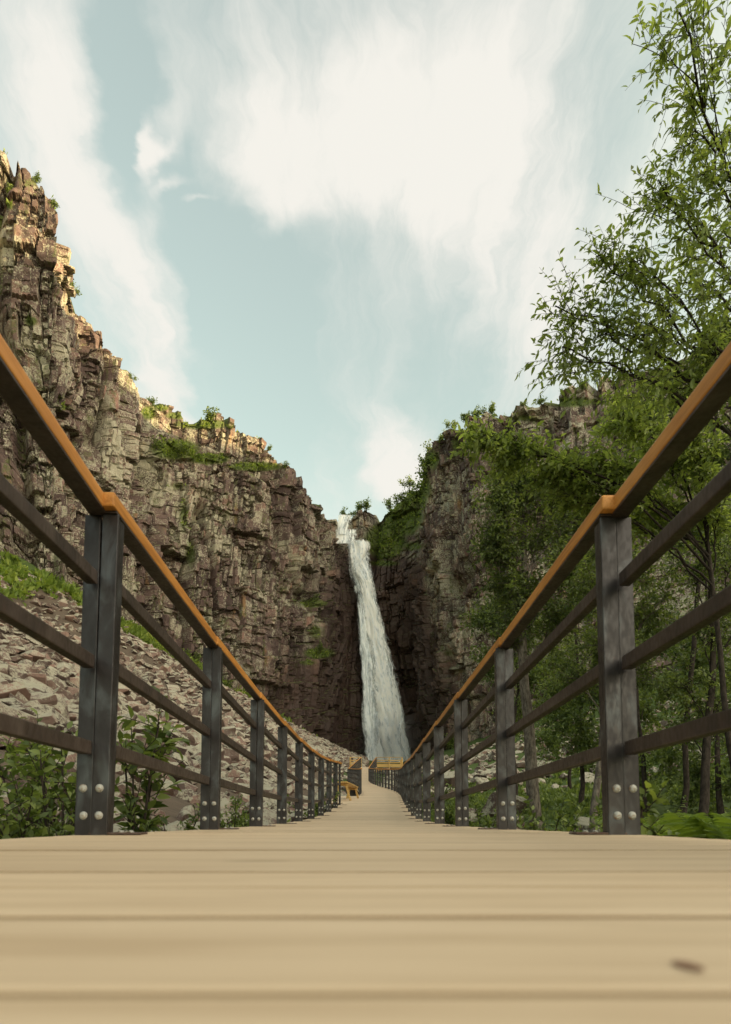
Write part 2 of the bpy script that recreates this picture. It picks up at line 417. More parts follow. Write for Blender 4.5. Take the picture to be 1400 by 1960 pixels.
M_LEAFA = mat_leaf('leaf_cherry', (.11, .14, .05), (.23, .285, .095), (.40, .46, .17), .58)
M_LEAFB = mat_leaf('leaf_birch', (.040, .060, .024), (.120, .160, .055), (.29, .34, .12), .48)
M_LEAFC = mat_leaf('leaf_shrub', (.05, .075, .025), (.13, .175, .05), (.27, .32, .09), .4)
M_FERN = mat_leaf('fern_green', (.075, .12, .025), (.18, .25, .05), (.36, .40, .09), .4, .7)
M_BARK = mat_bark('bark_brown', (.022, .017, .014), (.065, .050, .041))
M_BARKG = mat_bark('bark_grey', (.055, .045, .038), (.20, .17, .14))

# ------------------------------------------------------------------ the path
PY_ = np.array([-2, 0, 2.1, 3.9, 5.7, 7.3, 9.1, 12, 17, 21, 26, 30, 34, 38, 46, 55, 64, 72, 78, 110, 195, 240.])
PX_ = np.array([0, 0, -.016, -.048, -.060, -.055, -.04, .03, .22, .40, .62, .66, .48, .16, -.42, -.60, -.12, .40, .6, 2, 8, 8.])
PZ_ = np.array([-.050, -.050, -.052, -.062, -.062, -.049, -.028, .05, .40, .64, .98, 1.27, 1.60, 1.92, 2.60, 3.35, 4.75, 6.05, 6.1, 8.5, 18, 19.])
def smooth_interp(y, xs, ys):
    acc = 0
    for k in (-1.0, -.5, 0, .5, 1.0): acc = acc + np.interp(np.asarray(y) + k * 1.6, xs, ys)
    return acc / 5
def path_x(y): return np.where(np.asarray(y) < 0.0, 0.0, smooth_interp(y, PY_, PX_))
def path_z(y):
    a = smooth_interp(y, PY_, PZ_); b = np.interp(y, PY_, PZ_); t = np.clip((np.asarray(y) - 6) / 6, 0, 1)
    return b * (1 - t) + a * t

# ------------------------------------------------------------------ cliffs
# columns of the gorge wall: (photo column, rim row, rim depth, foot row, foot depth)
CTRL = [(0, 286, 100, 1062, 93), (60, 328, 100.5, 1095, 95), (124, 392, 100, 1130, 98), (136, 470, 106, 1138, 103), (152, 562, 121, 1146, 111),
        (184, 590, 122, 1168, 114), (240, 676, 126, 1200, 120), (258, 730, 136, 1210, 126), (300, 768, 143, 1232, 133), (332, 784, 150, 1250, 139),
        (420, 806, 157, 1302, 149), (515, 850, 166, 1366, 160), (530, 884, 170, 1376, 163), (556, 905, 174, 1394, 168), (610, 962, 185, 1430, 179), (624, 985, 194, 1440, 186),
        (650, 993, 206, 1450, 197), (674, 990, 207, 1452, 202), (700, 968, 204, 1455, 205), (756, 938, 200, 1455, 204), (805, 884, 194, 1452, 200),
        (826, 864, 180, 1446, 178), (870, 816, 166, 1432, 162), (900, 800, 161, 1420, 152), (960, 792, 157, 1400, 143), (1050, 766, 152, 1370, 131),
        (1130, 738, 148, 1340, 121), (1250, 700, 142, 1300, 112), (1400, 650, 135, 1262, 105)]
rim = [np.array((-260., -90, 40.)), np.array((-190., 10, 60)), np.array((-120., 62, 96)), np.array((-76., 92, 110))]
foot = [np.array((-240., -110, 6.)), np.array((-165., -8, 12.)), np.array((-95., 46, 26)), np.array((-60., 84, 37))]
pxs = [-2400, -1400, -700, -200]
for px, ry, rd, fy, fd in CTRL:
    rim.append(np.array(P(px, ry, rd))); foot.append(np.array(P(px, fy, fd))); pxs.append(px)
for r_, f_, p_ in (((100., 133, 100), (80., 104, 24.), 1750), ((150., 140, 98), (125., 112, 22.), 2400), ((230., 140, 125), (190., 100, 20.), 3400), ((300., 90, 161), (230., 60, 20.), 4000),
                   ((320., 0, 165), (240., 0, 16.), 5000), ((330., -160, 165), (250., -160, 12.), 6000), ((330., -420, 120), (250., -420, 12.), 7000)):
    rim.append(np.array(r_)); foot.append(np.array(f_)); pxs.append(p_)
rim, foot, pxs = np.array(rim), np.array(foot), np.array(pxs, float)
mid = (rim + foot) / 2
seg = np.linalg.norm(np.diff(mid[:, :2], axis=0), axis=1); S0 = np.concatenate([[0], np.cumsum(seg)])
sa, sb = np.interp(-60, pxs, S0), np.interp(1190, pxs, S0)
sc_ = np.interp(985, pxs, S0)
svals = np.concatenate([np.arange(0, sa, 3.0), np.arange(sa, sc_, .21), np.arange(sc_, sb, .5), np.arange(sb, S0[-1], 3.0)])
def col(arr): return np.stack([np.interp(svals, S0, arr[:, k]) for k in range(3)], -1)
RIM, FOOT = col(rim), col(foot)
PXC = np.interp(svals, S0, pxs)
tan = np.gradient((RIM + FOOT)[:, :2], axis=0); 
def blur(a, k):
    w = np.ones(k) / k; pad = np.pad(a, ((k // 2, k - 1 - k // 2), (0, 0)), mode='edge')
    return np.stack([np.convolve(pad[:, i], w, 'valid') for i in range(a.shape[1])], -1)
tan = blur(tan / (np.linalg.norm(tan, axis=1, keepdims=True) + 1e-9), 45)
nrm = np.stack([tan[:, 1], -tan[:, 0]], -1); nrm /= np.linalg.norm(nrm, axis=1, keepdims=True) + 1e-9
nv = 350
vv = np.linspace(-.05, 1, nv)
Sg, Vg = np.meshgrid(svals, vv)                       # rows v, columns s
BASE = FOOT[None] * (1 - Vg[..., None]) + RIM[None] * Vg[..., None]
Zg = BASE[..., 2]
fine = ((PXC > -65) & (PXC < 1195)).astype(float)[None]
# --- block jointing: warped, irregular grids at several sizes
wsg = Sg + 1.6 * fbm(v3(Sg / 9, Zg / 9, 0), 3, 3) * 2 + .22 * fbm(v3(Sg / 1.6, Zg / 1.6, 5), 2, 9)
wzg = Zg + 1.5 * fbm(v3(Sg / 11, Zg / 8, 7), 3, 21) * 2 + .18 * fbm(v3(Sg / 1.4, Zg / 1.4, 9), 2, 29) - .10 * Sg
def cells(w, h, seed):
    c = wsg / w; i = np.floor(c); j_ = hsh(i, 0, 0, seed) * .7            # uneven column widths
    i = np.where(c - i < j_ * .55, i - 1, i)
    zc = wzg / (h * (.65 + .8 * hsh(i, 3, 1, seed))) + hsh(i, 7, 2, seed) * 5
    j = np.floor(zc); jj = hsh(i, j, 3, seed) * .6
    j = np.where(zc - j < jj * .5, j - 1, j)
    return i.astype(np.int64), j.astype(np.int64)
i1, j1 = cells(7.5, 13.0, 1); i2, j2 = cells(3.2, 4.4, 2); i3, j3 = cells(1.45, 1.9, 3)
ib, jb = cells(5.6, 7.5, 4); il, jl = cells(1.9, 7.0, 5)          # whole slabs, slender columns
pick = fbm(v3(Sg / 13, Zg / 10, 12), 3, 131); pk2 = fbm(v3(Sg / 10, Zg / 16, 22), 2, 141)
i2 = np.where(pick > .09, ib + 5000, np.where(pk2 > .10, il + 9000, i2)); j2 = np.where(pick > .09, jb, np.where(pk2 > .10, jl, j2))
r1, r2, r3 = hsh(i1, j1, 1, 11), hsh(i2, j2, 2, 12), hsh(i3, j3, 3, 13)
subd = (hsh(i2, j2, 6, 14) > .45).astype(float)            # some blocks stay whole
big = fbm(v3(Sg / 16, Zg / 60, 1), 3, 41) * 2
chim = np.abs(fbm(v3(Sg / 9 + .25 * fbm(v3(Sg / 30, Zg / 14, 2), 2, 5), Zg / 45, 4), 2, 55)) * 2
D = 4.6 * big - 4.2 * np.exp(-(chim / .11) ** 2) + 3.2 * (r1 - .5) + 1.7 * (r2 - .5) + 1.0 * (r3 - .5) * subd
# tilt of single block faces
D = D + (hsh(i2, j2, 4, 5) - .5) * .35 * np.sin(wsg * 2.1) + (hsh(i3, j3, 5, 5) - .5) * .2 * np.sin(wzg * 3.3)
def joint(i, j):
    e = np.zeros(i.shape, bool)
    e[:, 1:] |= i[:, 1:] != i[:, :-1]; e[1:] |= (j[1:] != j[:-1]) | (i[1:] != i[:-1]); e[:, 1:] |= j[:, 1:] != j[:, :-1]
    return e
D = D - .75 * joint(i2, j2) * (hsh(i2, j2, 9, 3) > .25) - .42 * joint(i3, j3) * (hsh(i3, j3, 9, 4) > .35) * subd
D = D + .26 * fbm(v3(Sg / 2.2, Zg / 2.2, 3), 4, 61) + .16 * fbm(v3(Sg / .6, Zg / .6, 8), 2, 71)
# bedding overhangs
D = D + 1.1 * (np.mod(wzg / 7.3 + .6 * fbm(v3(Sg / 20, Zg / 20, 6), 2, 77), 1.0) - .5)
# ledges: upper tier of the left wall is set back, the gully wall right of the falls leans back
PXG = np.broadcast_to(PXC[None], Sg.shape)
def sst(x, a, b):
    t = np.clip((x - a) / (b - a), 0, 1); return t * t * (3 - 2 * t)
led = sst(PXG, 280, 310) * (1 - sst(PXG, 520, 545))
ledv = .885 - .05 * sst(PXG, 300, 520)
D = D + led * (3.2 * (1 - sst(Vg, ledv - .022, ledv + .022)) - 1.2)
gul = sst(PXG, 690, 720) * (1 - sst(PXG, 800, 835))
D = D - gul * 9 * np.clip(Vg - .62, 0, 1) / .38 + gul * 2.5
D = D * (.35 + .65 * fine) * (1 - .5 * sst(PXG, 630, 650) * (1 - sst(PXG, 680, 700)))
CL = BASE.copy()
CL[..., 0] += nrm[None, :, 0] * D; CL[..., 1] += nrm[None, :, 1] * D
CL[..., 2] += .35 * (r3 - .5) * sst(Vg, .02, .1)
topj = (hsh(i2[-1], 5, 5, 8) - .5) * 2.4 + (hsh(i3[-1], 6, 5, 8) - .5) * 1.0 + fbm(v3(svals / 12, 0, 0), 3, 91) * 3
CL[..., 2] += topj[None] * sst(Vg, .955, 1.0) * fine
# plateau going back from the rim
back = np.array([.5, 1.2, 2.4, 4.5, 8, 14, 26, 45.])
rows = []
for k, b in enumerate(back):
    q = CL[-1].copy(); q[:, 0] -= nrm[:, 0] * b; q[:, 1] -= nrm[:, 1] * b
    q[:, 2] += .12 * b + (fbm(v3(svals / 3, b / 3, 2), 3, 95) * 1.3) * fine[0]
    rows.append(q)
CLA = np.concatenate([CL, np.array(rows)], 0)
nr = CLA.shape[0]; nc = len(svals)
def ext(a): return np.concatenate([a, np.repeat(a[-1:], len(back), 0)], 0)
PXA, PYA = proj(CLA)
# wetness: around the fall, and low down in the back of the gorge
fx = np.interp(PYA, [980, 1035, 1120, 1250, 1450], [660, 680, 700, 728, 745])
wet = np.exp(-((PXA - fx) / np.interp(PYA, [980, 1100, 1250, 1450], [45, 75, 120, 150])) ** 2) * sst(PYA, 1000, 1110)
wet = wet + .9 * sst(PYA, 1180, 1400) * sst(PXA, 380, 600) * (1 - sst(PXA, 800, 880))
wet = wet + .55 * sst(PXA, 690, 730) * (1 - sst(PXA, 800, 832)) * sst(PYA, 1030, 1100)
wet = np.clip(wet + .35 * fbm(v3(CLA[..., 0] / 5, CLA[..., 1] / 5, CLA[..., 2] / 14), 3, 33) * 2 * sst(PXA, 350, 560) * (1 - sst(PXA, 840, 960)), 0, 1)
GREEN = [  # greenery growing on the walls: photo column, row, half sizes, amount
    (335, 860, 52, 22, 1), (400, 878, 45, 12, 1), (490, 893, 58, 10, 1), (390, 812, 70, 12, .8), (345, 795, 40, 10, .7),
    (738, 1035, 40, 36, 1.15), (772, 990, 40, 38, 1.15), (796, 935, 32, 46, 1.0), (828, 880, 18, 28, .7), (760, 955, 30, 14, .5), (735, 1078, 40, 8, .7),
    (790, 1045, 40, 14, .6), (600, 1155, 34, 10, .8), (605, 1210, 20, 22, .6), (612, 1250, 34, 12, .9), (590, 1268, 26, 8, .6),
    (352, 985, 16, 60, .55), (365, 1060, 18, 50, .55), (340, 930, 30, 18, .5), (60, 615, 18, 14, .7), (125, 780, 30, 10, .5), (20, 395, 14, 12, .6),
    (160, 575, 20, 12, .9), (115, 395, 14, 12, .7), (60, 350, 30, 16, .5), (215, 640, 14, 40, .35), (285, 790, 16, 16, .9), (310, 780, 20, 10, .7), (930, 825, 40, 14, .5),
    (872, 850, 14, 26, .55), (1000, 800, 60, 10, .6), (1090, 770, 70, 12, .8), (885, 1180, 18, 22, .5), (860, 1250, 24, 12, .5), (610, 1100, 40, 8, .3), (480, 1000, 20, 40, .25), (545, 980, 30, 40, .2)]
moss = np.zeros(PXA.shape)
for gx, gy, sx, sy, am in GREEN:
    moss = np.maximum(moss, am * np.exp(-(((PXA - gx) / sx) ** 2 + ((PYA - gy) / sy) ** 2)))
moss[nv:] = 1.0
cellr = .6 * ext(r2) + .4 * ext(r3)
idx = np.arange(nr * nc).reshape(nr, nc)
QUADS = np.stack([idx[:-1, :-1], idx[:-1, 1:], idx[1:, 1:], idx[1:, :-1]], -1)     # (nr-1, nc-1, 4)
CV = CLA.reshape(-1, 3); A_cell, A_wet, A_moss = cellr.ravel(), wet.ravel(), moss.ravel()
# the most prominent joint blocks become pieces of their own
bid = (ext(i2) * 100003 + ext(j2)).astype(np.int64)
fb = bid[:-1, :-1].copy()
onface = np.zeros(fb.shape, bool); onface[20:nv - 1] = True
onface &= ((PXC[:-1] > 0) & (PXC[:-1] < 1000))[None]
fpx, fpy = PXA[:-1, :-1], PYA[:-1, :-1]
quad_area = np.abs((PXA[:-1, 1:] - fpx) * (PYA[1:, :-1] - fpy))
ub, inv = np.unique(fb, return_inverse=True); inv = inv.reshape(fb.shape)
area = np.bincount(inv.ravel(), weights=(quad_area * onface).ravel())
cnt = np.bincount(inv.ravel(), weights=onface.ravel().astype(float))
area[cnt < 40] = 0
chosen = np.argsort(-area)[:280]
is_ch = np.zeros(len(ub), bool); is_ch[chosen] = True
fmask = is_ch[inv] & onface
scol = {'cliff_left': PXC[:-1] < 640, 'cliff_behind_waterfall': (PXC[:-1] >= 640) & (PXC[:-1] < 815), 'cliff_right': PXC[:-1] >= 815}
LAB = {'cliff_left': 'tall lichen-grey cliff with sunlit rim on the left of the gorge',
       'cliff_behind_waterfall': 'dark wet cliff wall behind and beside the waterfall',
       'cliff_right': 'lichened cliff behind the trees on the right of the gorge'}
def sub_mesh(name, F):
    F = F.reshape(-1, 4); u, iv = np.unique(F, return_inverse=True)
    return mesh_np(name, CV[u], iv.reshape(-1, 4), {'cell': A_cell[u], 'wet': A_wet[u], 'moss': A_moss[u]})
cliffs = {}
for nm_, cm_ in scol.items():
    F = QUADS[(~fmask) & cm_[None, :]]
    cliffs[nm_] = ob(nm_, sub_mesh(nm_, F), M_CLIFF, label=LAB[nm_], kind='structure')
nflat = np.broadcast_to(nrm[None], (nr, nc, 2)).reshape(-1, 2)
for b in chosen:
    sel = (inv == b) & onface
    if not sel.any(): continue
    F = QUADS[sel]
    jcol = np.nonzero(sel)[1].mean()
    owner = 'cliff_left' if PXC[int(jcol)] < 640 else ('cliff_behind_waterfall' if PXC[int(jcol)] < 815 else 'cliff_right')
    u, iv = np.unique(F, return_inverse=True); f = iv.reshape(-1, 4)
    e = np.concatenate([f[:, [0, 1]], f[:, [1, 2]], f[:, [2, 3]], f[:, [3, 0]]])
    key = e[:, 0] * 1000003 + e[:, 1]; rkey = e[:, 1] * 1000003 + e[:, 0]
    bd = e[~np.isin(key, rkey)]
    V = CV[u]; Vb = V.copy(); Vb[:, :2] -= nflat[u] * 1.2        # block body goes back into the wall
    n = len(u)
    side = np.stack([bd[:, 1], bd[:, 0], bd[:, 0] + n, bd[:, 1] + n], -1)
    at = {k: np.concatenate([a[u], a[u]]) for k, a in (('cell', A_cell), ('wet', A_wet), ('moss', A_moss))}
    ob('rock_block', mesh_np('rock_block', np.concatenate([V, Vb]), np.concatenate([f, side]), at), M_CLIFF, cliffs[owner])
# depth of the wall as seen down the gorge, to rest things on it
BW = 5
gx_, gy_ = (PXA / BW).astype(int), (PYA / BW).astype(int)
okb = (gx_ >= -20) & (gx_ < 330) & (gy_ >= 0) & (gy_ < 330)
DEP = np.full((360, 340), 1e9); np.minimum.at(DEP, (gx_[okb] + 20, gy_[okb]), CLA[..., 1][okb])
def wall_depth(px, py):
    a, b = int(px / BW) + 20, int(py / BW); r = DEP[max(a - 1, 0):a + 2, max(b - 1, 0):b + 2]; r = r[r < 1e8]
    return float(np.median(r)) if len(r) else 190.0

# ------------------------------------------------------------------ ground
FL = np.array([f for f, p in zip(foot, pxs) if -300 <= p <= 640]); FR = np.array([f for f, p in zip(foot, pxs) if 826 <= p <= 1400])[::-1]
FL = np.concatenate([[[-75, -300, 14], [-72, 0, 28], [-66, 50, 34]], FL]); FR = np.concatenate([[[90, -300, 8], [86, 0, 14], [76, 60, 18]], FR])
LY = np.concatenate([FL[:, 1], [205, 260]]); LX = np.concatenate([FL[:, 0], [-4, -4]]); LZ = np.concatenate([FL[:, 2], [20, 20]])
RY = np.concatenate([FR[:, 1], [205, 260]]); RX = np.concatenate([FR[:, 0], [16, 16]]); RZ = np.concatenate([FR[:, 2], [20, 20]])
def ground_z(X, Y, rough=True):
    X, Y = np.broadcast_arrays(np.asarray(X, float), np.asarray(Y, float))
    xc, zc = path_x(np.clip(Y, -2, 235)), path_z(np.clip(Y, -2, 235)) - .62
    tl = np.clip((xc - 1.25 - X) / np.maximum(xc - 1.25 - np.interp(Y, LY, LX), 1), 0, 1.12)
    tr = np.clip((X - xc - 1.25) / np.maximum(np.interp(Y, RY, RX) - xc - 1.25, 1), 0, 1.12)
    zl = (np.interp(Y, LY, LZ) - zc) * tl ** 1.22
    zr = (np.interp(Y, RY, RZ) - zc) * tr ** 1.45
    z = zc + np.where(tl > 0, zl, zr)
    if rough:
        m = np.clip(np.maximum(tl, tr) * 30, 0.1, 1)
        z = z + m * (1.3 * fbm(v3(X / 9, Y / 9, 0), 3, 101) + .35 * fbm(v3(X / 1.7, Y / 1.7, 3), 3, 111))
    return z
gxs = np.concatenate([[-900, -500, -250, -120], np.arange(-80, -24, 1.2), np.arange(-24, -8, .5), np.arange(-8, 8, .2), np.arange(8, 30, .5), np.arange(30, 90, 1.3), [110, 160, 300, 600, 900]])
gys = np.concatenate([[-900, -400, -200, -100, -60, -40, -25, -15, -8], np.arange(-4, 24, .35), np.arange(24, 80, 1.0), np.arange(80, 212, 1.6)])
GX, GY = np.meshgrid(gxs, gys); GZ = ground_z(GX, GY)
gi = np.arange(GX.size).reshape(GX.shape)
GF = np.stack([gi[:-1, :-1], gi[:-1, 1:], gi[1:, 1:], gi[1:, :-1]], -1).reshape(-1, 4)
tlg = np.clip((path_x(np.clip(GY, -2, 235)) - 1.25 - GX) / np.maximum(path_x(np.clip(GY, -2, 235)) - 1.25 - np.interp(GY, LY, LX), 1), 0, 1.2)
grass_a = np.where(GX > 1.0, .75, 0) + np.clip((tlg - .82) * 6, 0, 1) + .5 * ((tlg > 0) & (tlg < .025))
ground = ob('ground', mesh_np('ground', v3(GX, GY, GZ), GF, {'grass': grass_a}, True), M_GROUND, label='stony valley floor rising to the gorge walls', kind='structure')

# ------------------------------------------------------------------ waterfall
def mat_water(name, col, edge, seed, dens, thin):
    m = Mat(name)
    u, v = m.attr('fu'), m.attr('fv')
    cb = m.add('ShaderNodeCombineXYZ'); m.put(cb.inputs[0], m.math('MULTIPLY', u, 5.0)); m.put(cb.inputs[1], m.math('MULTIPLY', v, 8.5)); cb.inputs[2].default_value = seed
    n1 = m.noise(cb.outputs[0], 1.0, 6, .62, 1.1)
    cb2 = m.add('ShaderNodeCombineXYZ'); m.put(cb2.inputs[0], m.math('MULTIPLY', u, 17.0)); m.put(cb2.inputs[1], m.math('MULTIPLY', v, 38.0)); cb2.inputs[2].default_value = seed + 3
    n2 = m.noise(cb2.outputs[0], 1.0, 5, .7, .4)
    g = m.add('ShaderNodeNewGeometry'); n3 = m.noise(g.outputs['Position'], 1.1, 5, .7)
    d = m.math('ADD', m.math('ADD', m.math('MULTIPLY', n1, 1.1), m.math('MULTIPLY', n2, .55)), m.math('MULTIPLY', n3, .35))
    ed = m.math('ABSOLUTE', m.math('SUBTRACT', m.math('MULTIPLY', u, 2.0), 1.0))
    d = m.math('SUBTRACT', d, m.math('MULTIPLY', m.math('POWER', ed, 2.6), edge))
    d = m.math('SUBTRACT', d, m.math('MULTIPLY', m.attr('fe'), .75))
    al = m.rng(d, thin, thin + dens)
    c = m.mix(m.rng(m.math('ADD', m.math('MULTIPLY', n1, .6), m.math('MULTIPLY', n2, .5)), .42, .62), tuple(x * y for x, y in zip(col, (.76, .83, .92))), col)
    m.set(Base_Color=c, Roughness=.7, Specular_IOR_Level=.2, Alpha=al)
    return m.m
M_W1 = mat_water('falling_water_white', (1, 1, 1), .55, 1.0, .42, .56)
M_W2 = mat_water('falling_water_veil', (.93, .97, 1), .62, 7.0, .58, .50)
M_W3 = mat_water('falling_water_crest', (1, 1, .99), .50, 13.0, .34, .66)
wf = ob('waterfall', None, label='tall white waterfall dropping over the cliff at the end of the gorge', kind='structure')
def water_sheet(name, ys, lx, rx, ds, bulge, mat, seed, amp=.5, nu=36, nv_=260, fade=.06):
    vs = np.linspace(0, 1, nv_); yy = np.interp(vs, np.linspace(0, 1, len(ys)), ys)
    l = np.interp(yy, ys, lx); r = np.interp(yy, ys, rx); d = np.interp(yy, ys, ds)
    us = np.linspace(0, 1, nu); U, Vv = np.meshgrid(us, vs)
    px = l[:, None] + (r - l)[:, None] * U
    hw = ((r - l) * d / FPX / 2)[:, None]
    dd = d[:, None] - bulge * hw * (1 - (2 * U - 1) ** 2) + amp * 2 * fbm(v3(U * 7, Vv * 12 * (ys[-1] - ys[0]) / 400, seed), 4, int(seed) + 200) 
    px = px + 8 * fbm(v3(seed, Vv * 14 * (ys[-1] - ys[0]) / 400, U * 1.5), 3, 210)
    V = Pn(px, yy[:, None] + 0 * U, dd)
    ii = np.arange(U.size).reshape(U.shape)
    F = np.stack([ii[:-1, :-1], ii[:-1, 1:], ii[1:, 1:], ii[1:, :-1]], -1).reshape(-1, 4)
    return ob(name, mesh_np(name, V, F, {'fu': U, 'fv': Vv * (ys[-1] - ys[0]) / 400, 'fe': (1 - sst(Vv, 0, fade)) ** 2}, True), mat, wf)
d0 = min(wall_depth(660, 1060), wall_depth(690, 1060)) - 2.2
dl = min(wall_depth(x, y) for x in (690, 715, 740) for y in (1150, 1250, 1350)) - 2.0
dt = min(wall_depth(x, 1000) for x in (645, 655, 668)) - 1.2
ds_ = min(wall_depth(x, 1022) for x in (645, 665, 685)) - 1.4
water_sheet('water_crest', [984, 1022], [643, 646], [676, 671], [dt, dt - .3], .3, M_W3, 5, .3, 20, 40)
water_sheet('water_step', [1012, 1040], [637, 640], [690, 688], [ds_, ds_ - .6], .2, M_W3, 9, .3, 24, 30)
L = [660, 668, 683, 690, 695, 699, 703]; Rr = [708, 711, 722, 742, 760, 777, 792]; Yw = [1026, 1080, 1140, 1220, 1290, 1370, 1458]
dm = np.linspace(min(d0, dl + 1), dl, 7)
water_sheet('water_veil', Yw, [x - 4 for x in L], [x + 3 for x in Rr], dm + .9, .35, M_W2, 3, .6)
water_sheet('water_column', Yw, [x - 1 + k * 3 for k, x in enumerate(L)], [x + 1 for x in Rr], dm, .5, M_W1, 1, .8, 40, 320)
water_sheet('water_strand', [1100, 1200, 1300, 1400, 1458], [672, 684, 690, 694, 698], [700, 706, 712, 722, 730], np.linspace(dm[2], dm[-1], 5) - .6, .3, M_W2, 17, .6, 24, 200, .35)
water_sheet('water_strand', [1180, 1280, 1380, 1456], [715, 735, 750, 760], [738, 758, 776, 790], np.linspace(dm[3], dm[-1], 4) - .9, .4, M_W1, 23, .8, 24, 200, .5)
water_sheet('water_spout', [1440, 1446, 1458], [702, 702, 704], [707, 709, 712], [dl - 6] * 3, .2, M_W3, 31, .1, 10, 16)

bm = bmesh.new(); bmesh.ops.create_icosphere(bm, subdivisions=3, radius=1.0)
sp_o = ob('spray', bm_mesh('spray', bm, True), None, label='thin white spray drifting around the foot of the waterfall', kind='stuff')
sp_o.location = P(748, 1425, dl - 6); sp_o.scale = (13, 8, 13)
ms = bpy.data.materials.new('spray_air'); ms.use_nodes = True; ms.node_tree.nodes.remove(ms.node_tree.nodes['Principled BSDF'])
pv = ms.node_tree.nodes.new('ShaderNodeVolumePrincipled'); pv.inputs['Color'].default_value = (.97, .98, 1, 1); pv.inputs['Anisotropy'].default_value = .2
tcn = ms.node_tree.nodes.new('ShaderNodeTexCoord'); ln_ = ms.node_tree.nodes.new('ShaderNodeVectorMath'); ln_.operation = 'LENGTH'
ms.node_tree.links.new(tcn.outputs['Object'], ln_.inputs[0])
mr_ = ms.node_tree.nodes.new('ShaderNodeMapRange'); mr_.interpolation_type = 'SMOOTHSTEP'; ms.node_tree.links.new(ln_.outputs['Value'], mr_.inputs['Value'])
mr_.inputs['From Min'].default_value = 1.0; mr_.inputs['From Max'].default_value = .0; mr_.inputs['To Min'].default_value = 0; mr_.inputs['To Max'].default_value = .060
ms.node_tree.links.new(mr_.outputs[0], pv.inputs['Density']); ms.node_tree.links.new(pv.outputs[0], ms.node_tree.nodes['Material Output'].inputs['Volume'])
sp_o.data.materials.append(ms)

# ------------------------------------------------------------------ boardwalk deck
PW, HALF = .139, .93
deck = ob('boardwalk', None, label='pale pine plank boardwalk climbing toward the waterfall', kind='structure')
def plank_mesh(length, seed):
    r = random.Random(seed)
    bm = box_bm(length, PW, .045, .004, 2)
    for v in bm.verts:
        v.co.z += r.uniform(-.0006, .0006)
    return bm_mesh('plank', bm)
PM = [plank_mesh(2 * HALF + random.uniform(-.012, .012), k) for k in range(6)]
PMW = [plank_mesh(2 * HALF + .85, 20 + k) for k in range(2)]
GAPS = [.004, .004, .004, .004, .004, .0008, .013, .002, .0025, .003, .011, .003, .008, .003, .006]     # joints of the nearest planks
y = .185 - 5.5 * PW - .020; k = 0; late_V, late_F, ln = [], [], 0
while y < 72.6:
    slope = float(path_z(y + .1) - path_z(y - .1)) / .2; hd = float(path_x(y + .1) - path_x(y - .1)) / .2
    loc = Vector((float(path_x(y)), y, float(path_z(y)) - .0225 + random.uniform(-.0008, .0008)))
    wide = 18.3 < y < 25.2
    eul = Euler((math.atan(slope) + random.uniform(-.004, .004), 0, -math.atan(hd) + random.uniform(-.0015, .0015)))
    me = random.choice(PMW if wide else PM)
    if wide: loc.x -= .42
    if k < 300:
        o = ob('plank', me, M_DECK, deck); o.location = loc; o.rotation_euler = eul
    else:
        M4 = Matrix.Translation(loc) @ eul.to_matrix().to_4x4()
        vs = np.array([M4 @ v.co for v in me.vertices]); late_V.append(vs)
        for p in me.polygons: late_F.append([a + ln for a in p.vertices])
        ln += len(vs)
    y += (PW + (GAPS[k] if k < len(GAPS) else random.choice((.003, .004, .006, .009, .012)))) / math.sqrt(1 + slope * slope); k += 1
kb = bmesh.new(); bmesh.ops.create_circle(kb, cap_ends=True, segments=18, radius=1.0)
kp = min((o for o in COL.objects if o.name.startswith('plank')), key=lambda o: abs(o.location.y - .213))
kn_ = ob('knot', bm_mesh('knot', kb), Mat('knot_wood').set(Base_Color=(.16, .075, .04), Roughness=.6).m, kp); kn_.location = (.112, .213 - kp.location.y, .0235); kn_.scale = (.0040, .0075, 1)
lm = bpy.data.meshes.new('far_planks'); lm.from_pydata(np.concatenate(late_V).tolist(), [], late_F); lm.update()
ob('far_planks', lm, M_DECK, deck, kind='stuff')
for sx in (-.55, .0, .55):   # bearers below the planks
    ys = np.arange(-.7, 72.5, 1.0); w = Wood()
    bm = bmesh.new()
    for a, b in zip(ys[:-1], ys[1:]):
        p, q = Vector((float(path_x(a)) + sx, a, float(path_z(a)) - .12)), Vector((float(path_x(b)) + sx, b, float(path_z(b)) - .12))
        d = q - p
        box_bm(.05, d.length - .004, .145, 0, 1, bm, (p + q) / 2, d.to_track_quat('Y', 'Z').to_matrix())
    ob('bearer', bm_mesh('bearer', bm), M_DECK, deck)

# ------------------------------------------------------------------ railings
RH = 1.085          # underside of handrail above the deck line
def bar(name, p, q, w, h, mat, parent, bev=.004, label=None):
    p, q = Vector(p), Vector(q); d = q - p
    key = (round(d.length, 2), w, h, mat.name)
    me = BARS.get(key)
    if me is None:
        me = bm_mesh(name, box_bm(w, d.length, h, bev, 2)); BARS[key] = me
    o = ob(name, me, mat, parent); o.location = (p + q) / 2
    o.rotation_euler = d.to_track_quat('Y', 'Z').to_euler()
    return o
BARS = {}
bb = bmesh.new(); bmesh.ops.create_uvsphere(bb, u_segments=14, v_segments=8, radius=.0105)
for v in bb.verts: v.co.y *= .42
bmesh.ops.create_cone(bb, cap_ends=True, segments=16, radius1=.0135, radius2=.0135, depth=.003, matrix=Matrix.Translation((0, .004, 0)) @ Matrix.Rotation(R(90), 4, 'X'))
BOLT = bm_mesh('bolt', bb, True)
def post_mesh(h):
    # flat bar with welded stiffening flange behind it
    bm = box_bm(.054, .012, h, .003, 2, None, (0, 0, h / 2))
    box_bm(.010, .050, h - .02, .002, 1, bm, (.019, .031, h / 2))
    box_bm(.010, .050, h - .02, .002, 1, bm, (-.019, .031, h / 2))
    return bm_mesh('post', bm)
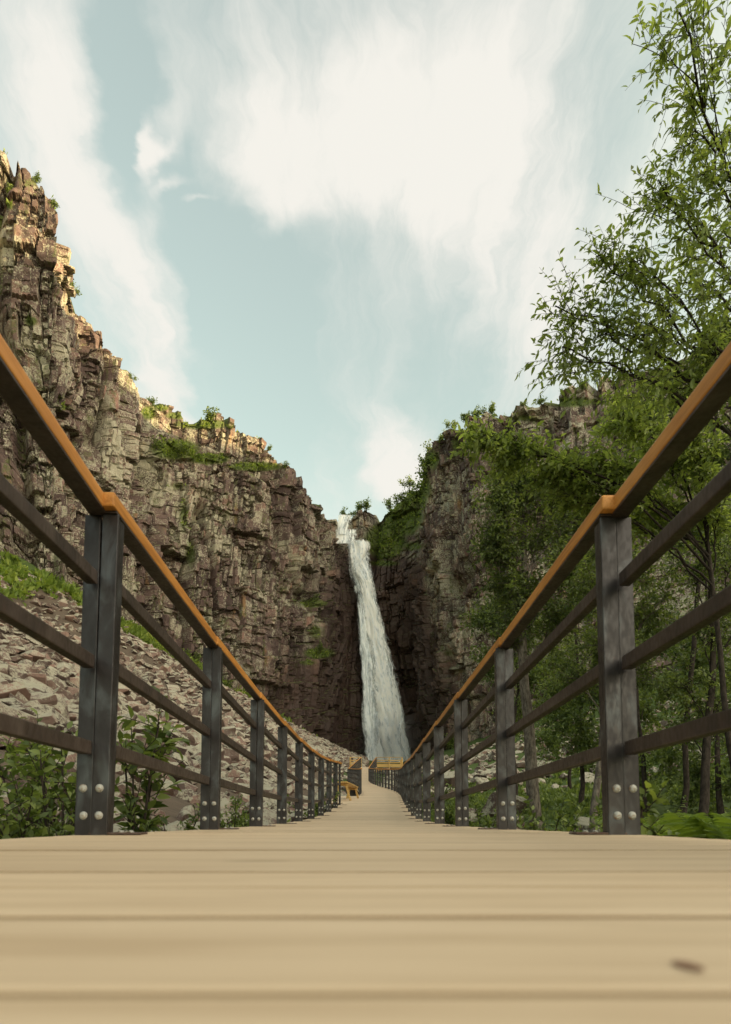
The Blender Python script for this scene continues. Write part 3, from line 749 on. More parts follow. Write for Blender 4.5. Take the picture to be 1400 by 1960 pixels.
POSTM = post_mesh(RH + .003)
PLATEM = bm_mesh('base_plate', box_bm(.17, .075, .007, .002, 1))
def frame(y, side, lat):
    hd = math.atan(float(path_x(y + .3) - path_x(y - .3)) / .6)
    x = float(path_x(y)) + side * lat * math.cos(hd); yy = y - side * lat * math.sin(hd) 
    return Vector((x, yy, float(path_z(y)))), hd
INN, OUT = .848, .9035
def railing(side, y0, y1, name, label, first_open=True):
    root = ob(name, None, label=label, cat='railing')
    n = max(1, round((y1 - y0) / 1.63)); js = [y0 + (y1 - y0) * i / n for i in range(n + 1)]
    for i, yj in enumerate(js):
        for lat, use, back_ in ((INN, i < n, -.004), (OUT, i > 0, .004)):
            if not use: continue
            p, hd = frame(yj + back_, side, lat)
            po = ob('post', POSTM, M_POST, root); po.location = p + Vector((0, 0, -.002)); po.rotation_euler = (R(random.uniform(-.25, .25)), R(random.uniform(-.25, .25)), -hd)
            if yj < 16:
                for z in (.066, .155):
                    bo = ob('bolt', BOLT, M_BOLT, po); bo.location = (random.uniform(-.004, .004), -.011, z)
                    bo.rotation_euler = (0, random.uniform(0, 3), 0)
        if yj < 40:
            p, hd = frame(yj + .03, side, INN - .05)
            pl = ob('base_plate', PLATEM, M_PLATE, root); pl.location = p + Vector((0, 0, .0052)); pl.rotation_euler = (0, 0, -hd)
            if yj < 12:
                for dx in (-.055, .0):
                    bo = ob('bolt', BOLT, M_BOLT, pl); bo.location = (-side * .045 + dx * side * -1 * .6, -.012, .007); bo.rotation_euler = (R(-90), 0, 0); bo.scale = (.8, .8, .8)
    for a, b in zip(js[:-1], js[1:]):
        pa, _ = frame(a + .0, side, INN + .002); pb, _ = frame(b - .03, side, OUT - .012)
        for z in (.285, .57, .855):
            bar('rail', pa + Vector((0, .03, z)), pb + Vector((0, .006, z)), .036, .045, M_RAIL, root)
        k_ = js.index(a)
        ha = INN + .002 if k_ == 1 else INN + .018
        if k_ == 0 and side < 0: ha = .775
        hb = OUT - .012 if k_ == 0 else OUT - .028
        hp = frame(a, side, ha)[0] + Vector((0, -.045, RH + .034)); hq = frame(b - .03, side, hb)[0] + Vector((0, .05, RH + .034))
        bar('handrail', hp, hq, .062, .050, M_HAND, root, .006)
        dn = Vector((0, 0, -.030))
        bar('rail_flat', hp + dn + Vector((0, .03, 0)), hq + dn, .058, .008, M_RAIL, root, .001)
    return root
railing(-1, .44, 16.74, 'railing', 'steel and orange-wood railing along the left edge of the boardwalk, nearest the scree')
railing(1, .44, 72.16, 'railing', 'long steel and orange-wood railing along the right edge of the boardwalk by the trees')
railing(-1, 26.0, 72.0, 'railing', 'farther steel and orange-wood railing on the left, beyond the bench gap')

# ------------------------------------------------------------------ trestle bench in the gap
def bench(loc, rz, label):
    b = ob('bench', None, label=label, cat='bench'); b.location = loc; b.rotation_euler = (0, 0, rz)
    for k in (-1, 0, 1):
        s = ob('seat_plank', bm_mesh('seat_plank', box_bm(.115, 3.2, .045, .004, 1)), M_YEL, b); s.location = (k * .125, 0, .50)
    for ye in (-1.35, 1.35):
        for sx in (-1, 1):
            bm = box_bm(.07, .05, .56, .003, 1)
            for v in bm.verts: v.co.x += -sx * .16 * (v.co.z / .56)
            l = ob('leg', bm_mesh('leg', bm), M_YEL, b); l.location = (sx * .17, ye, .205)
        c = ob('crossbar', bm_mesh('crossbar', box_bm(.36, .046, .07, .003, 1)), M_YEL, b); c.location = (0, ye + .055, .43)
    return b
bx_ = float(path_x(21.3)) - HALF - .10
bench((bx_ + .02, 21.3, float(path_z(21.3))), R(-5.5) , 'yellow pine trestle bench in the gap of the left railing')

# ------------------------------------------------------------------ viewing platform
plat = ob('viewing_platform', None, label='yellow pine viewing platform with railings at the end of the boardwalk', cat='platform')
pz = float(path_z(72.4)); py0, py1 = 72.72, 77.5
PLK = bm_mesh('platform_plank', box_bm(6.3, .143, .045, .003, 1))
for i in range(int((py1 - py0) / .15)):
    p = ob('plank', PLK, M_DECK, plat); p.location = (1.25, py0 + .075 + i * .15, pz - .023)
def pbar(name, a, b, w, h, mat=M_YEL): return bar(name, a, b, w, h, mat, plat, .003)
def prail(x0, x1, yy):
    nn = max(1, round(abs(x1 - x0) / 1.4))
    for i in range(nn + 1):
        x = x0 + (x1 - x0) * i / nn
        pp = pbar('post', (x, yy - .06, pz - .75), (x, yy - .06, pz + 1.15), .10, .10)
    for z, h in ((1.18, .06), (.83, .10), (.56, .10), (.22, .36), (-.30, .16)):
        pbar('rail', (x0 - .06, yy, pz + z), (x1 + .06, yy, pz + z), .045, h)
prail(1.26, 4.25, 72.7); prail(-1.75, -.50, 72.7)
def prail_y(x, ya, yb):
    for z, h in ((1.18, .06), (.83, .10), (.56, .10), (.22, .2)): pbar('rail', (x, ya, pz + z), (x, yb, pz + z), .045, h)
    for yy in np.linspace(ya + .1, yb - .1, 4): pbar('post', (x, yy, pz - 1.2), (x, yy, pz + 1.12), .10, .10)
prail_y(4.32, 72.8, 77.4); prail_y(-1.82, 72.8, 77.4)
pbar('beam', (-1.8, 72.95, pz - .17), (4.3, 72.95, pz - .17), .06, .24); pbar('beam', (-1.8, 77.2, pz - .17), (4.3, 77.2, pz - .17), .06, .24)

# ------------------------------------------------------------------ scree rocks
def rock_mesh(seed, detail):
    r = random.Random(seed); bm = box_bm(1, 1, 1)
    for _ in range(9):
        n = Vector((r.gauss(0, 1), r.gauss(0, 1), r.gauss(0, 1))).normalized(); d = r.uniform(.36, .56)
        res = bmesh.ops.bisect_plane(bm, geom=bm.verts[:] + bm.edges[:] + bm.faces[:], plane_co=n * d, plane_no=n, clear_outer=True)
        ed = [e for e in bm.edges if len(e.link_faces) == 1]
        if ed: bmesh.ops.holes_fill(bm, edges=ed)
    if detail:
        bmesh.ops.bevel(bm, geom=bm.edges[:], offset=.022, segments=1, affect='EDGES', profile=.5)
        bmesh.ops.triangulate(bm, faces=bm.faces[:])
        bmesh.ops.subdivide_edges(bm, edges=[e for e in bm.edges if e.calc_length() > .16], cuts=2)
        bmesh.ops.triangulate(bm, faces=bm.faces[:])
        vs = np.array([v.co for v in bm.verts])
        n1 = fbm(vs * 4 + seed * 3.1, 3, seed)[:, None]; 
        for v, a in zip(bm.verts, n1): v.co *= 1 + .13 * float(a[0])
    else:
        bmesh.ops.triangulate(bm, faces=bm.faces[:])
    me = bm_mesh('rock', bm)
    at = me.attributes.new('cell', 'FLOAT', 'POINT'); at.data.foreach_set('value', np.full(len(me.vertices), 0.0, np.float32))
    return me
RK = [rock_mesh(100 + k, True) for k in range(14)]; RK0 = [rock_mesh(100 + k, False) for k in range(14)]
for m_ in RK: m_.materials.append(M_ROCK)
def rock_data(me):
    V = np.empty(len(me.vertices) * 3, np.float32); me.vertices.foreach_get('co', V)
    F = np.empty(len(me.loops), np.int32); me.loops.foreach_get('vertex_index', F)
    return V.reshape(-1, 3), F.reshape(-1, 3)
RD = [rock_data(m_) for m_ in RK0]; RDH = [rock_data(m_) for m_ in RK]
def scree(name, label, pts, sizes, nobj):
    root = ob(name, None, label=label, kind='structure')
    Z = ground_z(pts[:, 0], pts[:, 1])
    app = sizes / np.maximum(pts[:, 1], 1.5)
    inpx, inpy = proj(v3(pts[:, 0], pts[:, 1], Z))
    app = np.where((inpx > -40) & (inpx < 1440), app, 0)
    order = np.argsort(-app); VV, FF, CC, n = [], [], [], 0
    for rank, i in enumerate(order):
        k = int(rng.integers(len(RK))); s = sizes[i]
        sc = np.array([s * rng.uniform(.8, 1.35), s * rng.uniform(.7, 1.15), s * rng.uniform(.30, .72)])
        eu = Euler((rng.normal(0, .38), rng.normal(0, .38) - (.35 if pts[i, 0] < 0 else -.2), rng.uniform(0, 6.28)))
        loc = Vector((pts[i, 0], pts[i, 1], Z[i] + sc[2] * rng.uniform(.05, .30)))
        if rank < nobj:
            o = ob('rock', RK[k], None, root); o.location = loc; o.rotation_euler = eu; o.scale = sc
        else:
            M4 = np.array(Matrix.Translation(loc) @ eu.to_matrix().to_4x4() @ Matrix.Diagonal((*sc, 1)))
            V, F = (RDH if rank < nobj + 160 else RD)[k]
            VV.append(V @ M4[:3, :3].T + M4[:3, 3]); FF.append(F + n); n += len(V); CC.append(np.full(len(V), rng.random()))
    if VV: ob('small_rocks', mesh_np('small_rocks', np.concatenate(VV), np.concatenate(FF), {'cell': np.concatenate(CC)}), M_ROCK, root, kind='stuff')
    return root
def sample_left(n):
    Y = 1.5 + 188 * rng.random(n) ** 1.7; t = rng.random(n) ** 1.1
    xc = path_x(Y) - 1.5; xl = np.interp(Y, LY, LX) ; X = xc + (xl - xc) * t * .93
    return X, Y, t
X, Y, T = sample_left(14500)
px_, py_ = proj(v3(X, Y, ground_z(X, Y)))
band = np.exp(-((T - .93) / .10) ** 2) * (fbm(v3(X / 14, Y / 14, 9), 2, 5) + .42 > .38)
keep = (px_ > -60) & (px_ < 700) & (rng.random(len(X)) > band * .45)
X, Y, T = X[keep], Y[keep], T[keep]
sz = np.exp(rng.normal(-.52, .52, len(X))) * np.clip(.75 + Y / 60, .55, 1.25)
sz = np.where(Y < 9, np.minimum(sz, .34 + .10 * Y), np.minimum(sz, 1.5)); sz = np.where(T < .10, np.minimum(sz, .6), sz)
scree('scree_left', 'tumbled pinkish boulder scree sloping up to the left cliff', np.stack([X, Y], -1), sz, 300)
# a dense near field close to the railing
Y = 38 + 100 * rng.random(1500) ** 1.2; X = path_x(Y) + 2.2 + rng.random(1500) ** 1.2 * (np.interp(Y, RY, RX) - path_x(Y)) * .75
nrk = np.array([[3.9, 9.5], [3.2, 8.3], [4.3, 11.5], [2.6, 7.6], [3.0, 12.5], [5.1, 13.2], [2.4, 13.6], [3.6, 16.0], [2.9, 18.0], [4.5, 20.]])
pts = np.concatenate([np.stack([X, Y], -1), nrk]); sz = np.concatenate([np.exp(rng.normal(-.3, .4, len(X))), np.array([.5, .45, .8, .35, .7, 1.0, .5, .9, .8, 1.2])])
scree('scree_right', 'pink boulder scree showing below the trees right of the boardwalk', pts, sz, 60)

# ------------------------------------------------------------------ plants
def bez(a, b, c, n):
    t = np.linspace(0, 1, n)[:, None]; return (1 - t) ** 2 * a + 2 * t * (1 - t) * b + t * t * c
def unit(v): return v / (np.linalg.norm(v) + 1e-9)
def make_tree(name, label, cat, base, top, blobs, tr, leaf, mats, seed, nsub=10, ntw=8, nlf=9, twl=.32, droop=.25, group=None, simple=False, wid=.42, bare=0, fork=.30):
    """blobs: (centre, radii). Trunk from base to top, a limb to every blob, boughs, twigs, leaves."""
    g = np.random.default_rng(seed); base, top = np.array(base, float), np.array(top, float)
    w = Wood(); n = 12; H = top - base
    tpts = base + np.linspace(0, 1, n)[:, None] * H + fbm(v3(np.linspace(0, 3.5, n), 0, seed), 2, seed)[:, None] * np.array([.5, .35, 0]) * np.linalg.norm(H) * .16
    tpts[0] = base
    trad = tr * np.linspace(1, .25, n) ** .9; trad[0] *= 1.35
    w.tube(tpts, trad, 9)
    LP, LD, LN, LS, LT = [], [], [], [], []
    for c, rad in blobs:
        c, rad = np.array(c, float), np.array(rad, float)
        ht = np.clip((c[2] - base[2]) / max(H[2], .1), 0, 1.3)
        t = float(np.clip(ht * .80 - .04, fork, .97)); k = t * (n - 1); k0 = int(k); a = tpts[k0] + (tpts[min(k0 + 1, n - 1)] - tpts[k0]) * (k - k0)
        ln = np.linalg.norm(c - a)
        m = (a + c) / 2 + np.array([0, 0, .16 * ln]) + g.normal(0, .06 * ln, 3)
        limb = bez(a, m, c, 12) + np.concatenate([np.zeros((1, 3)), g.normal(0, .012 * ln, (11, 3))])
        r0 = min(tr * .45, .005 + .0055 * ln); w.tube(limb, np.linspace(r0, .007, 12), 6)
        tone_b = g.random() * .35
        for s in range(nsub):
            q = limb[int(g.integers(5, 12))]
            u = g.normal(0, 1, 3); u /= np.linalg.norm(u); e = c + u * rad * g.random() ** .45
            l2 = np.linalg.norm(e - q); sub = bez(q, (q + e) / 2 + np.array([0, 0, .12 * l2]), e - np.array([0, 0, droop * .3 * l2]), 7)
            w.tube(sub, np.linspace(.005, .002, 7) * (1 + tr * 2), 4)
            if g.random() < bare: continue
            for tw in range(ntw):
                f = g.random() ** .7; k = f * 5.99; k0 = int(k); p = sub[k0] + (sub[k0 + 1] - sub[k0]) * (k - k0)
                d = unit(unit(sub[k0 + 1] - sub[k0]) * .7 + g.normal(0, .55, 3) + np.array([0, 0, .1 - droop * .5])); L = twl * g.uniform(.5, 1.25)
                twp = bez(p, p + d * L * .5, p + d * L + np.array([0, 0, -droop * L * .5]), 4)
                if not simple: w.tube(twp, np.array([.0026, .0022, .0016, .001]) * (1 + tr), 3)
                for q_ in range(nlf):
                    f2 = (q_ + g.random()) / nlf; pp = p + d * L * f2 + np.array([0, 0, -droop * L * .5 * f2 * f2])
                    sd = unit(np.cross(d, g.normal(0, 1, 3)))
                    ld = unit(d * .6 + sd * .9 + np.array([0, 0, -droop]))
                    LP.append(pp); LD.append(ld); LN.append(np.array([0, 0, 1]) + g.normal(0, .55, 3)); LS.append(leaf * g.uniform(.45, 1.3)); LT.append(tone_b + g.random() * .65)
    root = ob(name, None, label=label, cat=cat, group=group); root.location = base
    inv = Vector(base)
    wm = w.mesh('trunk'); wo = ob('trunk', wm, mats[0], root); wo.location = -inv
    V, F, per = leaf_arrays(LP, LD, LN, LS, wid, simple=simple)
    lo = ob('crown', mesh_np('crown', V, F, {'tone': np.repeat(LT, per)}, not simple), mats[1], root); lo.location = -inv
    return root
def B(px, py, d, rpx, ry=None, rd=None):
    r = rpx * d / FPX; return (np.array(P(px, py, d)), np.array([r, rd if rd else r * .9, (ry if ry else rpx * .8) * d / FPX]))
def gp(px, d):
    x = (px - 700) / FPX * d; return (x, d, float(ground_z(x, d)) - .05)

# near cherry tree whose upper branches hang into the sky on the right
make_tree('cherry_tree', 'light green tree with narrow leaves reaching the top right corner of the sky', 'tree', gp(1500, 5.6), P(1480, 60, 5.6),
          [B(1300, 15, 4.6, 105, 45), B(1400, 60, 4.9, 80), B(1330, 215, 5.2, 75, 60), B(1400, 320, 5.2, 85), B(1260, 345, 5.4, 70, 55), B(1330, 430, 5.5, 85), B(1230, 500, 5.6, 75, 70),
           B(1400, 520, 5.3, 80), B(1150, 490, 5.8, 45, 60), B(1060, 580, 6.0, 55, 42), B(1070, 665, 6.0, 55, 35), B(1150, 620, 6.0, 75, 65), B(1250, 630, 5.8, 85, 70), B(1350, 640, 5.6, 85),
           B(1190, 700, 6.1, 80, 45), B(1300, 740, 5.8, 85, 60), B(1400, 760, 5.4, 80), B(1395, 250, 6.2, 70), B(1380, 440, 6.4, 75), B(1310, 540, 6.4, 75), B(1390, 640, 6.4, 75), B(1230, 690, 6.6, 75, 45)],
          .042, .085, (M_BARK, M_LEAFA), 11, 8, 7, 7, .38, .35, wid=.34)
make_tree('cherry_tree', 'tree with a long dark limb reaching left in front of the right cliff', 'tree', gp(1420, 7.4), P(1330, 800, 7.4),
          [B(915, 838, 7.2, 30, 18), B(985, 865, 7.2, 50, 28), B(1050, 900, 7.2, 50, 35), B(1110, 880, 7.4, 60, 40), B(1100, 950, 7.4, 65, 40), B(1170, 900, 7.4, 70, 50), B(1180, 980, 7.6, 75, 50), B(1260, 860, 7.4, 75, 60), B(1340, 860, 7.2, 80),
           B(1280, 960, 7.6, 80), B(1380, 960, 7.2, 85), B(1190, 800, 7.6, 60, 30)],
          .045, .085, (M_BARK, M_LEAFA), 23, 12, 9, 9, .32, .25, wid=.45)
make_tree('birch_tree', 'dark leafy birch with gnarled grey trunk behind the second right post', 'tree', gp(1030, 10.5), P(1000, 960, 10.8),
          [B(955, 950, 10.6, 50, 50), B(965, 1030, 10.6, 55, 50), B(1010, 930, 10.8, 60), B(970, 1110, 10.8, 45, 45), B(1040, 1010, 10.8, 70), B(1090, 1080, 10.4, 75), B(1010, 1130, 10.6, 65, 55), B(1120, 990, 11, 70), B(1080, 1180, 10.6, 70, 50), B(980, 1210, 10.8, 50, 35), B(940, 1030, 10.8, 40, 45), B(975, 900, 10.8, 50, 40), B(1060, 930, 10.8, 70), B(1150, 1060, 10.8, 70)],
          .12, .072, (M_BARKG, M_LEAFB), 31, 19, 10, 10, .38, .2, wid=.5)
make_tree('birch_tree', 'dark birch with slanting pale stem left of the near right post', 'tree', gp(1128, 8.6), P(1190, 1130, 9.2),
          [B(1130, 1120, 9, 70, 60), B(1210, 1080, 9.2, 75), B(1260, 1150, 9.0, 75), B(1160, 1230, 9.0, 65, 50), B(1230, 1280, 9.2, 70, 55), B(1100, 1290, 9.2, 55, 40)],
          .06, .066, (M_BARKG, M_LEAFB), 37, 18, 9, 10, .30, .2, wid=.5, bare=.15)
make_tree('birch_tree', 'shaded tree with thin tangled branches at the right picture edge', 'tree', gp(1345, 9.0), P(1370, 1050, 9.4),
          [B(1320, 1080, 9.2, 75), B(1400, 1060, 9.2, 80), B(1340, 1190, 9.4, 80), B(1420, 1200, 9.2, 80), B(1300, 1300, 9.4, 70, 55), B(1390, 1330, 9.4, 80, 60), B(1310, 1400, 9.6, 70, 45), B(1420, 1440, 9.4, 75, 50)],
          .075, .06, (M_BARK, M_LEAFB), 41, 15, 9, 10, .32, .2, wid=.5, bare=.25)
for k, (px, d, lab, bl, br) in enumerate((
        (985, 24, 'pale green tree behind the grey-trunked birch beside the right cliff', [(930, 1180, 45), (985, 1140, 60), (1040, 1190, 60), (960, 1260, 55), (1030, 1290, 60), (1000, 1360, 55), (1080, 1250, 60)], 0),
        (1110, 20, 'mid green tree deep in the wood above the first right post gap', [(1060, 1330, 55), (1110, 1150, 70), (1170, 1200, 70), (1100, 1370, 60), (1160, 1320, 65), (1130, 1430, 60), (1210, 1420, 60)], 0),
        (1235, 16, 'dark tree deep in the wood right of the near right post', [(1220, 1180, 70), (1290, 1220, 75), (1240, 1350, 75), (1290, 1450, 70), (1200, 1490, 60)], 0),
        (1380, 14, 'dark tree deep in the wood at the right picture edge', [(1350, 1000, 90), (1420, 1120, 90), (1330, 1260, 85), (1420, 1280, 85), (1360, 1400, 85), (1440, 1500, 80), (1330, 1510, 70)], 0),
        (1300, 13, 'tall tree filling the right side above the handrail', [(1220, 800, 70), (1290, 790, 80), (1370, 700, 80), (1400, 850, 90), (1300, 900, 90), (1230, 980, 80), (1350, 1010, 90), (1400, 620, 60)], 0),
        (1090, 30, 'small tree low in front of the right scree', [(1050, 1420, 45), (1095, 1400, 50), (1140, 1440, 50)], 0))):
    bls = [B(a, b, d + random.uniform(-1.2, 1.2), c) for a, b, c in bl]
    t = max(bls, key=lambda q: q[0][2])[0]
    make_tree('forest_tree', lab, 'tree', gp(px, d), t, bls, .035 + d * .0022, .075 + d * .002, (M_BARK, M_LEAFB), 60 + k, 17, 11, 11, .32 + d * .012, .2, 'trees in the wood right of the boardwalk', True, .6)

# shrubs: low plants with several stems
def shrub(name, label, base, h, spread, leaf, mats, seed, stems=6, cat='shrub', group=None, nlf=8, ntw=6, wid=.5, simple=False):
    g = np.random.default_rng(seed); base = np.array(base, float); w = Wood(); LP, LD, LN, LS, LT = [], [], [], [], []
    for s in range(stems):
        a = g.uniform(0, 6.28); hh = h * g.uniform(.55, 1.05); e = base + np.array([math.cos(a) * spread * g.uniform(.2, 1), math.sin(a) * spread * g.uniform(.2, 1), hh])
        st = bez(base + g.normal(0, .03 * spread, 3) * np.array([1, 1, 0]), base + (e - base) * .5 + np.array([0, 0, .2 * hh]), e, 9); w.tube(st, np.linspace(.006, .002, 9) * (1 + h), 5)
        for t in range(ntw):
            k = g.uniform(2, 7.9); k0 = int(k); p = st[k0] + (st[k0 + 1] - st[k0]) * (k - k0); d = unit(unit(st[k0 + 1] - st[k0]) * .8 + g.normal(0, .6, 3)); L = h * .22 * g.uniform(.5, 1.3)
            w.tube(bez(p, p + d * L * .5, p + d * L, 3), np.array([.002, .0015, .001]) * (1 + h), 3)
            for q_ in range(nlf):
                f2 = (q_ + .6) / nlf; sd = unit(np.cross(d, g.normal(0, 1, 3)))
                LP.append(p + d * L * f2); LD.append(unit(d * .5 + sd + np.array([0, 0, .05]))); LN.append(np.array([0, 0, 1]) + g.normal(0, .5, 3)); LS.append(leaf * g.uniform(.55, 1.2)); LT.append(g.random())
    root = ob(name, None, label=label, cat=cat, group=group); root.location = base; inv = Vector(base)
    o = ob('stem', w.mesh('stem'), mats[0], root); o.location = -inv
    V, F, per = leaf_arrays(LP, LD, LN, LS, wid, simple=simple)
    o = ob('foliage', mesh_np('foliage', V, F, {'tone': np.repeat(LT, per)}, not simple), mats[1], root); o.location = -inv
    return root
def gb(px, d):
    x = (px - 700) / FPX * d; return (x, d, float(ground_z(x, d)))
for k, (px, d, h, sp, lf, st, lab) in enumerate((
        (262, 4.2, 1.25, .26, .105, 6, 'leafy sapling just right of the near left railing post'),
        (110, 3.3, .80, .42, .07, 11, 'small-leaved bush left of the near left railing post'),
        (25, 3.1, .70, .38, .06, 11, 'low twiggy bush at the left picture edge beside the deck'),
        (130, 4.4, 1.05, .32, .095, 6, 'thin sapling behind the bush at the lower left'),
        (60, 4.9, .95, .35, .09, 6, 'upright sprig in front of the big left boulders'),
        (335, 5.6, .55, .30, .06, 6, 'low mossy bush between the first and second left posts'),
        (450, 9.5, .7, .5, .07, 7, 'green bush under the left railing past the second post'),
        (590, 15, .8, .8, .09, 9, 'green bushes under the far end of the left railing'),
        (1040, 6.3, .62, .5, .07, 10, 'dark leafy bush behind the second right post gap'),
        (1075, 5.2, .52, .3, .065, 7, 'small leafy plant by the deck left of the near right post'),
        (1218, 2.30, .74, .10, .055, 6, 'little weed growing at the foot of the near right post'),
        (930, 10.5, .6, .7, .07, 10, 'green bush beneath the right railing past the second post'),
        (870, 15, .8, .9, .09, 10, 'low green bush beneath the right railing farther on'),
        (835, 24, 1.2, 1.4, .12, 10, 'green thicket below the right railing near the bend'),
        (1180, 7.0, .7, .8, .07, 10, 'dark thicket behind the near right post'))):
    shrub('shrub', lab, gb(px, d), h * (1 if px < 700 or d > 3 else 1.0) + (.0 if d < 3 else .12), sp, lf, (M_BARK, M_LEAFC), 300 + k, st, ntw=8, nlf=9)
# ferns along the right deck edge
def fern_clump(px, d, lab, seed, n=12, ln=.55):
    g = np.random.default_rng(seed); base = np.array(gb(px, d)); LP, LD, LN, LS, LT = [], [], [], [], []
    w = Wood()
    for f in range(n):
        a = g.uniform(0, 6.28); L = ln * g.uniform(.6, 1.15); out = np.array([math.cos(a), math.sin(a), 0]); tone = g.random() * .5
        fr = bez(base, base + out * L * .16 + np.array([0, 0, L * .75]), base + out * L * .55 + np.array([0, 0, L * .80]), 24); w.tube(fr, np.linspace(.004, .001, 24), 3)
        sd = np.array([-out[1], out[0], 0])
        for i in range(8, 24):
            wl_ = L * .20 * math.sin(math.pi * ((i - 7) / 18) ** .8) + .008
            for s in (-1, 1):
                LP.append(fr[i]); LD.append(sd * s + out * .35 + np.array([0, 0, -.1])); LN.append(np.array([0, 0, 1]) + g.normal(0, .2, 3)); LS.append(wl_); LT.append(tone + g.random() * .3)
    root = ob('fern', None, label=lab, cat='fern', group='ferns beside the right deck edge'); root.location = base; inv = Vector(base)
    o = ob('stem', w.mesh('stem'), M_FERN, root); o.location = -inv
    V, F, per = leaf_arrays(LP, LD, LN, LS, .24); o = ob('frond', mesh_np('frond', V, F, {'tone': np.repeat(LT, per)}), M_FERN, root); o.location = -inv
for k, (px, d, lab) in enumerate(((1325, 3.2, 'fern clump right of the near right post'), (1392, 3.0, 'fern clump at the right picture edge beside the deck'), (1330, 4.0, 'fern clump behind the two nearest deck-side ferns'),
                                  (1420, 2.7, 'fern clump closest to the lower right deck corner'), (1265, 4.6, 'darker fern clump at the foot of the thin dark trunk'))):
    fern_clump(px, d, lab, 500 + k, 20, .80)

# undergrowth of the right wood: nobody could count it
def tufts(name, label, pts, nrmls, ln, n_each, mat, wid=.22, spread=.5, parent=None, upw=1.0):
    k = len(pts); p = np.repeat(pts, n_each, 0); nn = np.repeat(nrmls, n_each, 0); L = np.repeat(ln, n_each) * rng.uniform(.5, 1.25, k * n_each)
    p = p + rng.normal(0, 1, p.shape) * L[:, None] * .35 * np.array([1, 1, .35])
    d = nn * .6 + rng.normal(0, spread, p.shape) + np.array([0, 0, .55 * upw])
    V, F, per = leaf_arrays(p - d / np.linalg.norm(d, axis=1, keepdims=True) * L[:, None] * .1, d, rng.normal(0, 1, p.shape) + np.array([0, 0, 1.0]), L, wid, simple=True)
    tone = np.clip(np.repeat(rng.random(k) * .6, n_each) + rng.random(k * n_each) * .4, 0, 1)
    return ob(name, mesh_np(name, V, F, {'tone': np.repeat(tone, per)}), mat, parent, label=label, kind='stuff')
n = 12500
Y = 1.8 + 44 * rng.random(n) ** 1.6; X = path_x(Y) + 1.12 + Y * .03 + rng.random(n) ** 1.4 * (2.5 + Y * .75)
pts = v3(X, Y, ground_z(X, Y)); sel = fbm(pts / 2.2, 2, 7) > -.12; pts = pts[sel]
tufts('undergrowth', 'dark green undergrowth covering the ground of the right wood', pts, np.tile([0, 0, 1.], (len(pts), 1)), .075 + pts[:, 1] * .0065, 10, M_LEAFC, .5, .9)
n = 1500
Y = 1.9 + 18 * rng.random(n) ** 1.5; X = path_x(Y) - 1.1 - rng.random(n) ** 1.6 * (.5 + Y * .12)
pts = v3(X, Y, ground_z(X, Y)); sel = fbm(pts / 1.1, 2, 17) > .06; pts = pts[sel]
tufts('verge_plants', 'low leafy growth between the boulders along the left deck edge', pts, np.tile([0, 0, 1.], (len(pts), 1)), .09 + pts[:, 1] * .008, 9, M_LEAFC, .45, .7)
# the bright green strip where the scree meets the left wall
n = 16000
Y = 60 + 122 * rng.random(n); xl = np.interp(Y, LY, LX); T = .80 + .22 * rng.random(n); X = path_x(Y) - 1.25 + (xl - path_x(Y) + 1.25) * T
b = np.exp(-((T - .93) / .075) ** 2) * (fbm(v3(X / 14, Y / 14, 9), 2, 5) + .42 > .34) * (fbm(v3(X / 3.5, Y / 3.5, 4), 3, 15) > -.04)
sel = rng.random(n) < b; X, Y = X[sel], Y[sel]
pts = v3(X, Y, ground_z(X, Y) + .3)
tufts('slope_greenery', 'bright green ferns and grass along the foot of the left cliff', pts, np.tile([.4, -.3, .6], (len(pts), 1)), .45 + 1.1 * rng.random(len(pts)) ** 2, 10, M_FERN, .38, .8)

# greenery rooted on the walls
vis = np.zeros(PXA.shape, bool)
inb = okb.copy(); vis[inb] = CLA[..., 1][inb] < DEP[gx_[inb] + 20, gy_[inb]] + 2.5
vis &= (PXA > -10) & (PXA < 1180)
mz = vis & (rng.random(PXA.shape) < np.clip(moss - .42 + .8 * fbm(CLA / 2.5, 3, 88), 0, 1) * .30)
mz[nv:] = vis[nv:] & (rng.random(PXA[nv:].shape) < .05)
pts = CLA[mz]; cn = np.broadcast_to(np.concatenate([nrm, np.zeros((nc, 1))], 1)[None], CLA.shape)[mz]
tufts('wall_greenery', 'green grass and ferns growing on the cliff ledges', pts, cn, np.full(len(pts), .75), 6, M_FERN, .42, .6)

# bushes and small trees along the rims and in the gully
def bush_src(seed, kind):
    g = np.random.default_rng(seed); w = Wood(); LP, LD, LN, LS, LT = [], [], [], [], []
    H = 1.0
    for s in range(4 if kind else 3):
        e = np.array([g.normal(0, .28), g.normal(0, .28), H * g.uniform(.65, 1)]); st = bez(np.zeros(3), e * np.array([.3, .3, .6]), e, 7); w.tube(st, np.linspace(.022, .006, 7), 4)
        for t in range(16):
            k = g.uniform(1.5 if kind else 2.5, 5.9); k0 = int(k); p = st[k0] + (st[k0 + 1] - st[k0]) * (k - k0); p = p + g.normal(0, .10, 3)
            for q_ in range(11):
                LP.append(p + g.normal(0, .065, 3)); LD.append(g.normal(0, 1, 3) + np.array([0, 0, .2])); LN.append(g.normal(0, 1, 3) + np.array([0, 0, 1])); LS.append(.115 * g.uniform(.6, 1.3)); LT.append(g.random())
    V, F, per = leaf_arrays(LP, LD, LN, LS, .6, simple=True)
    a, b = w.mesh('trunk'), mesh_np('crown', V, F, {'tone': np.repeat(LT, per)}); a.materials.append(M_BARK); b.materials.append((M_LEAFB, M_LEAFC)[kind])
    return a, b
BS = [bush_src(700 + k, k % 2) for k in range(6)]
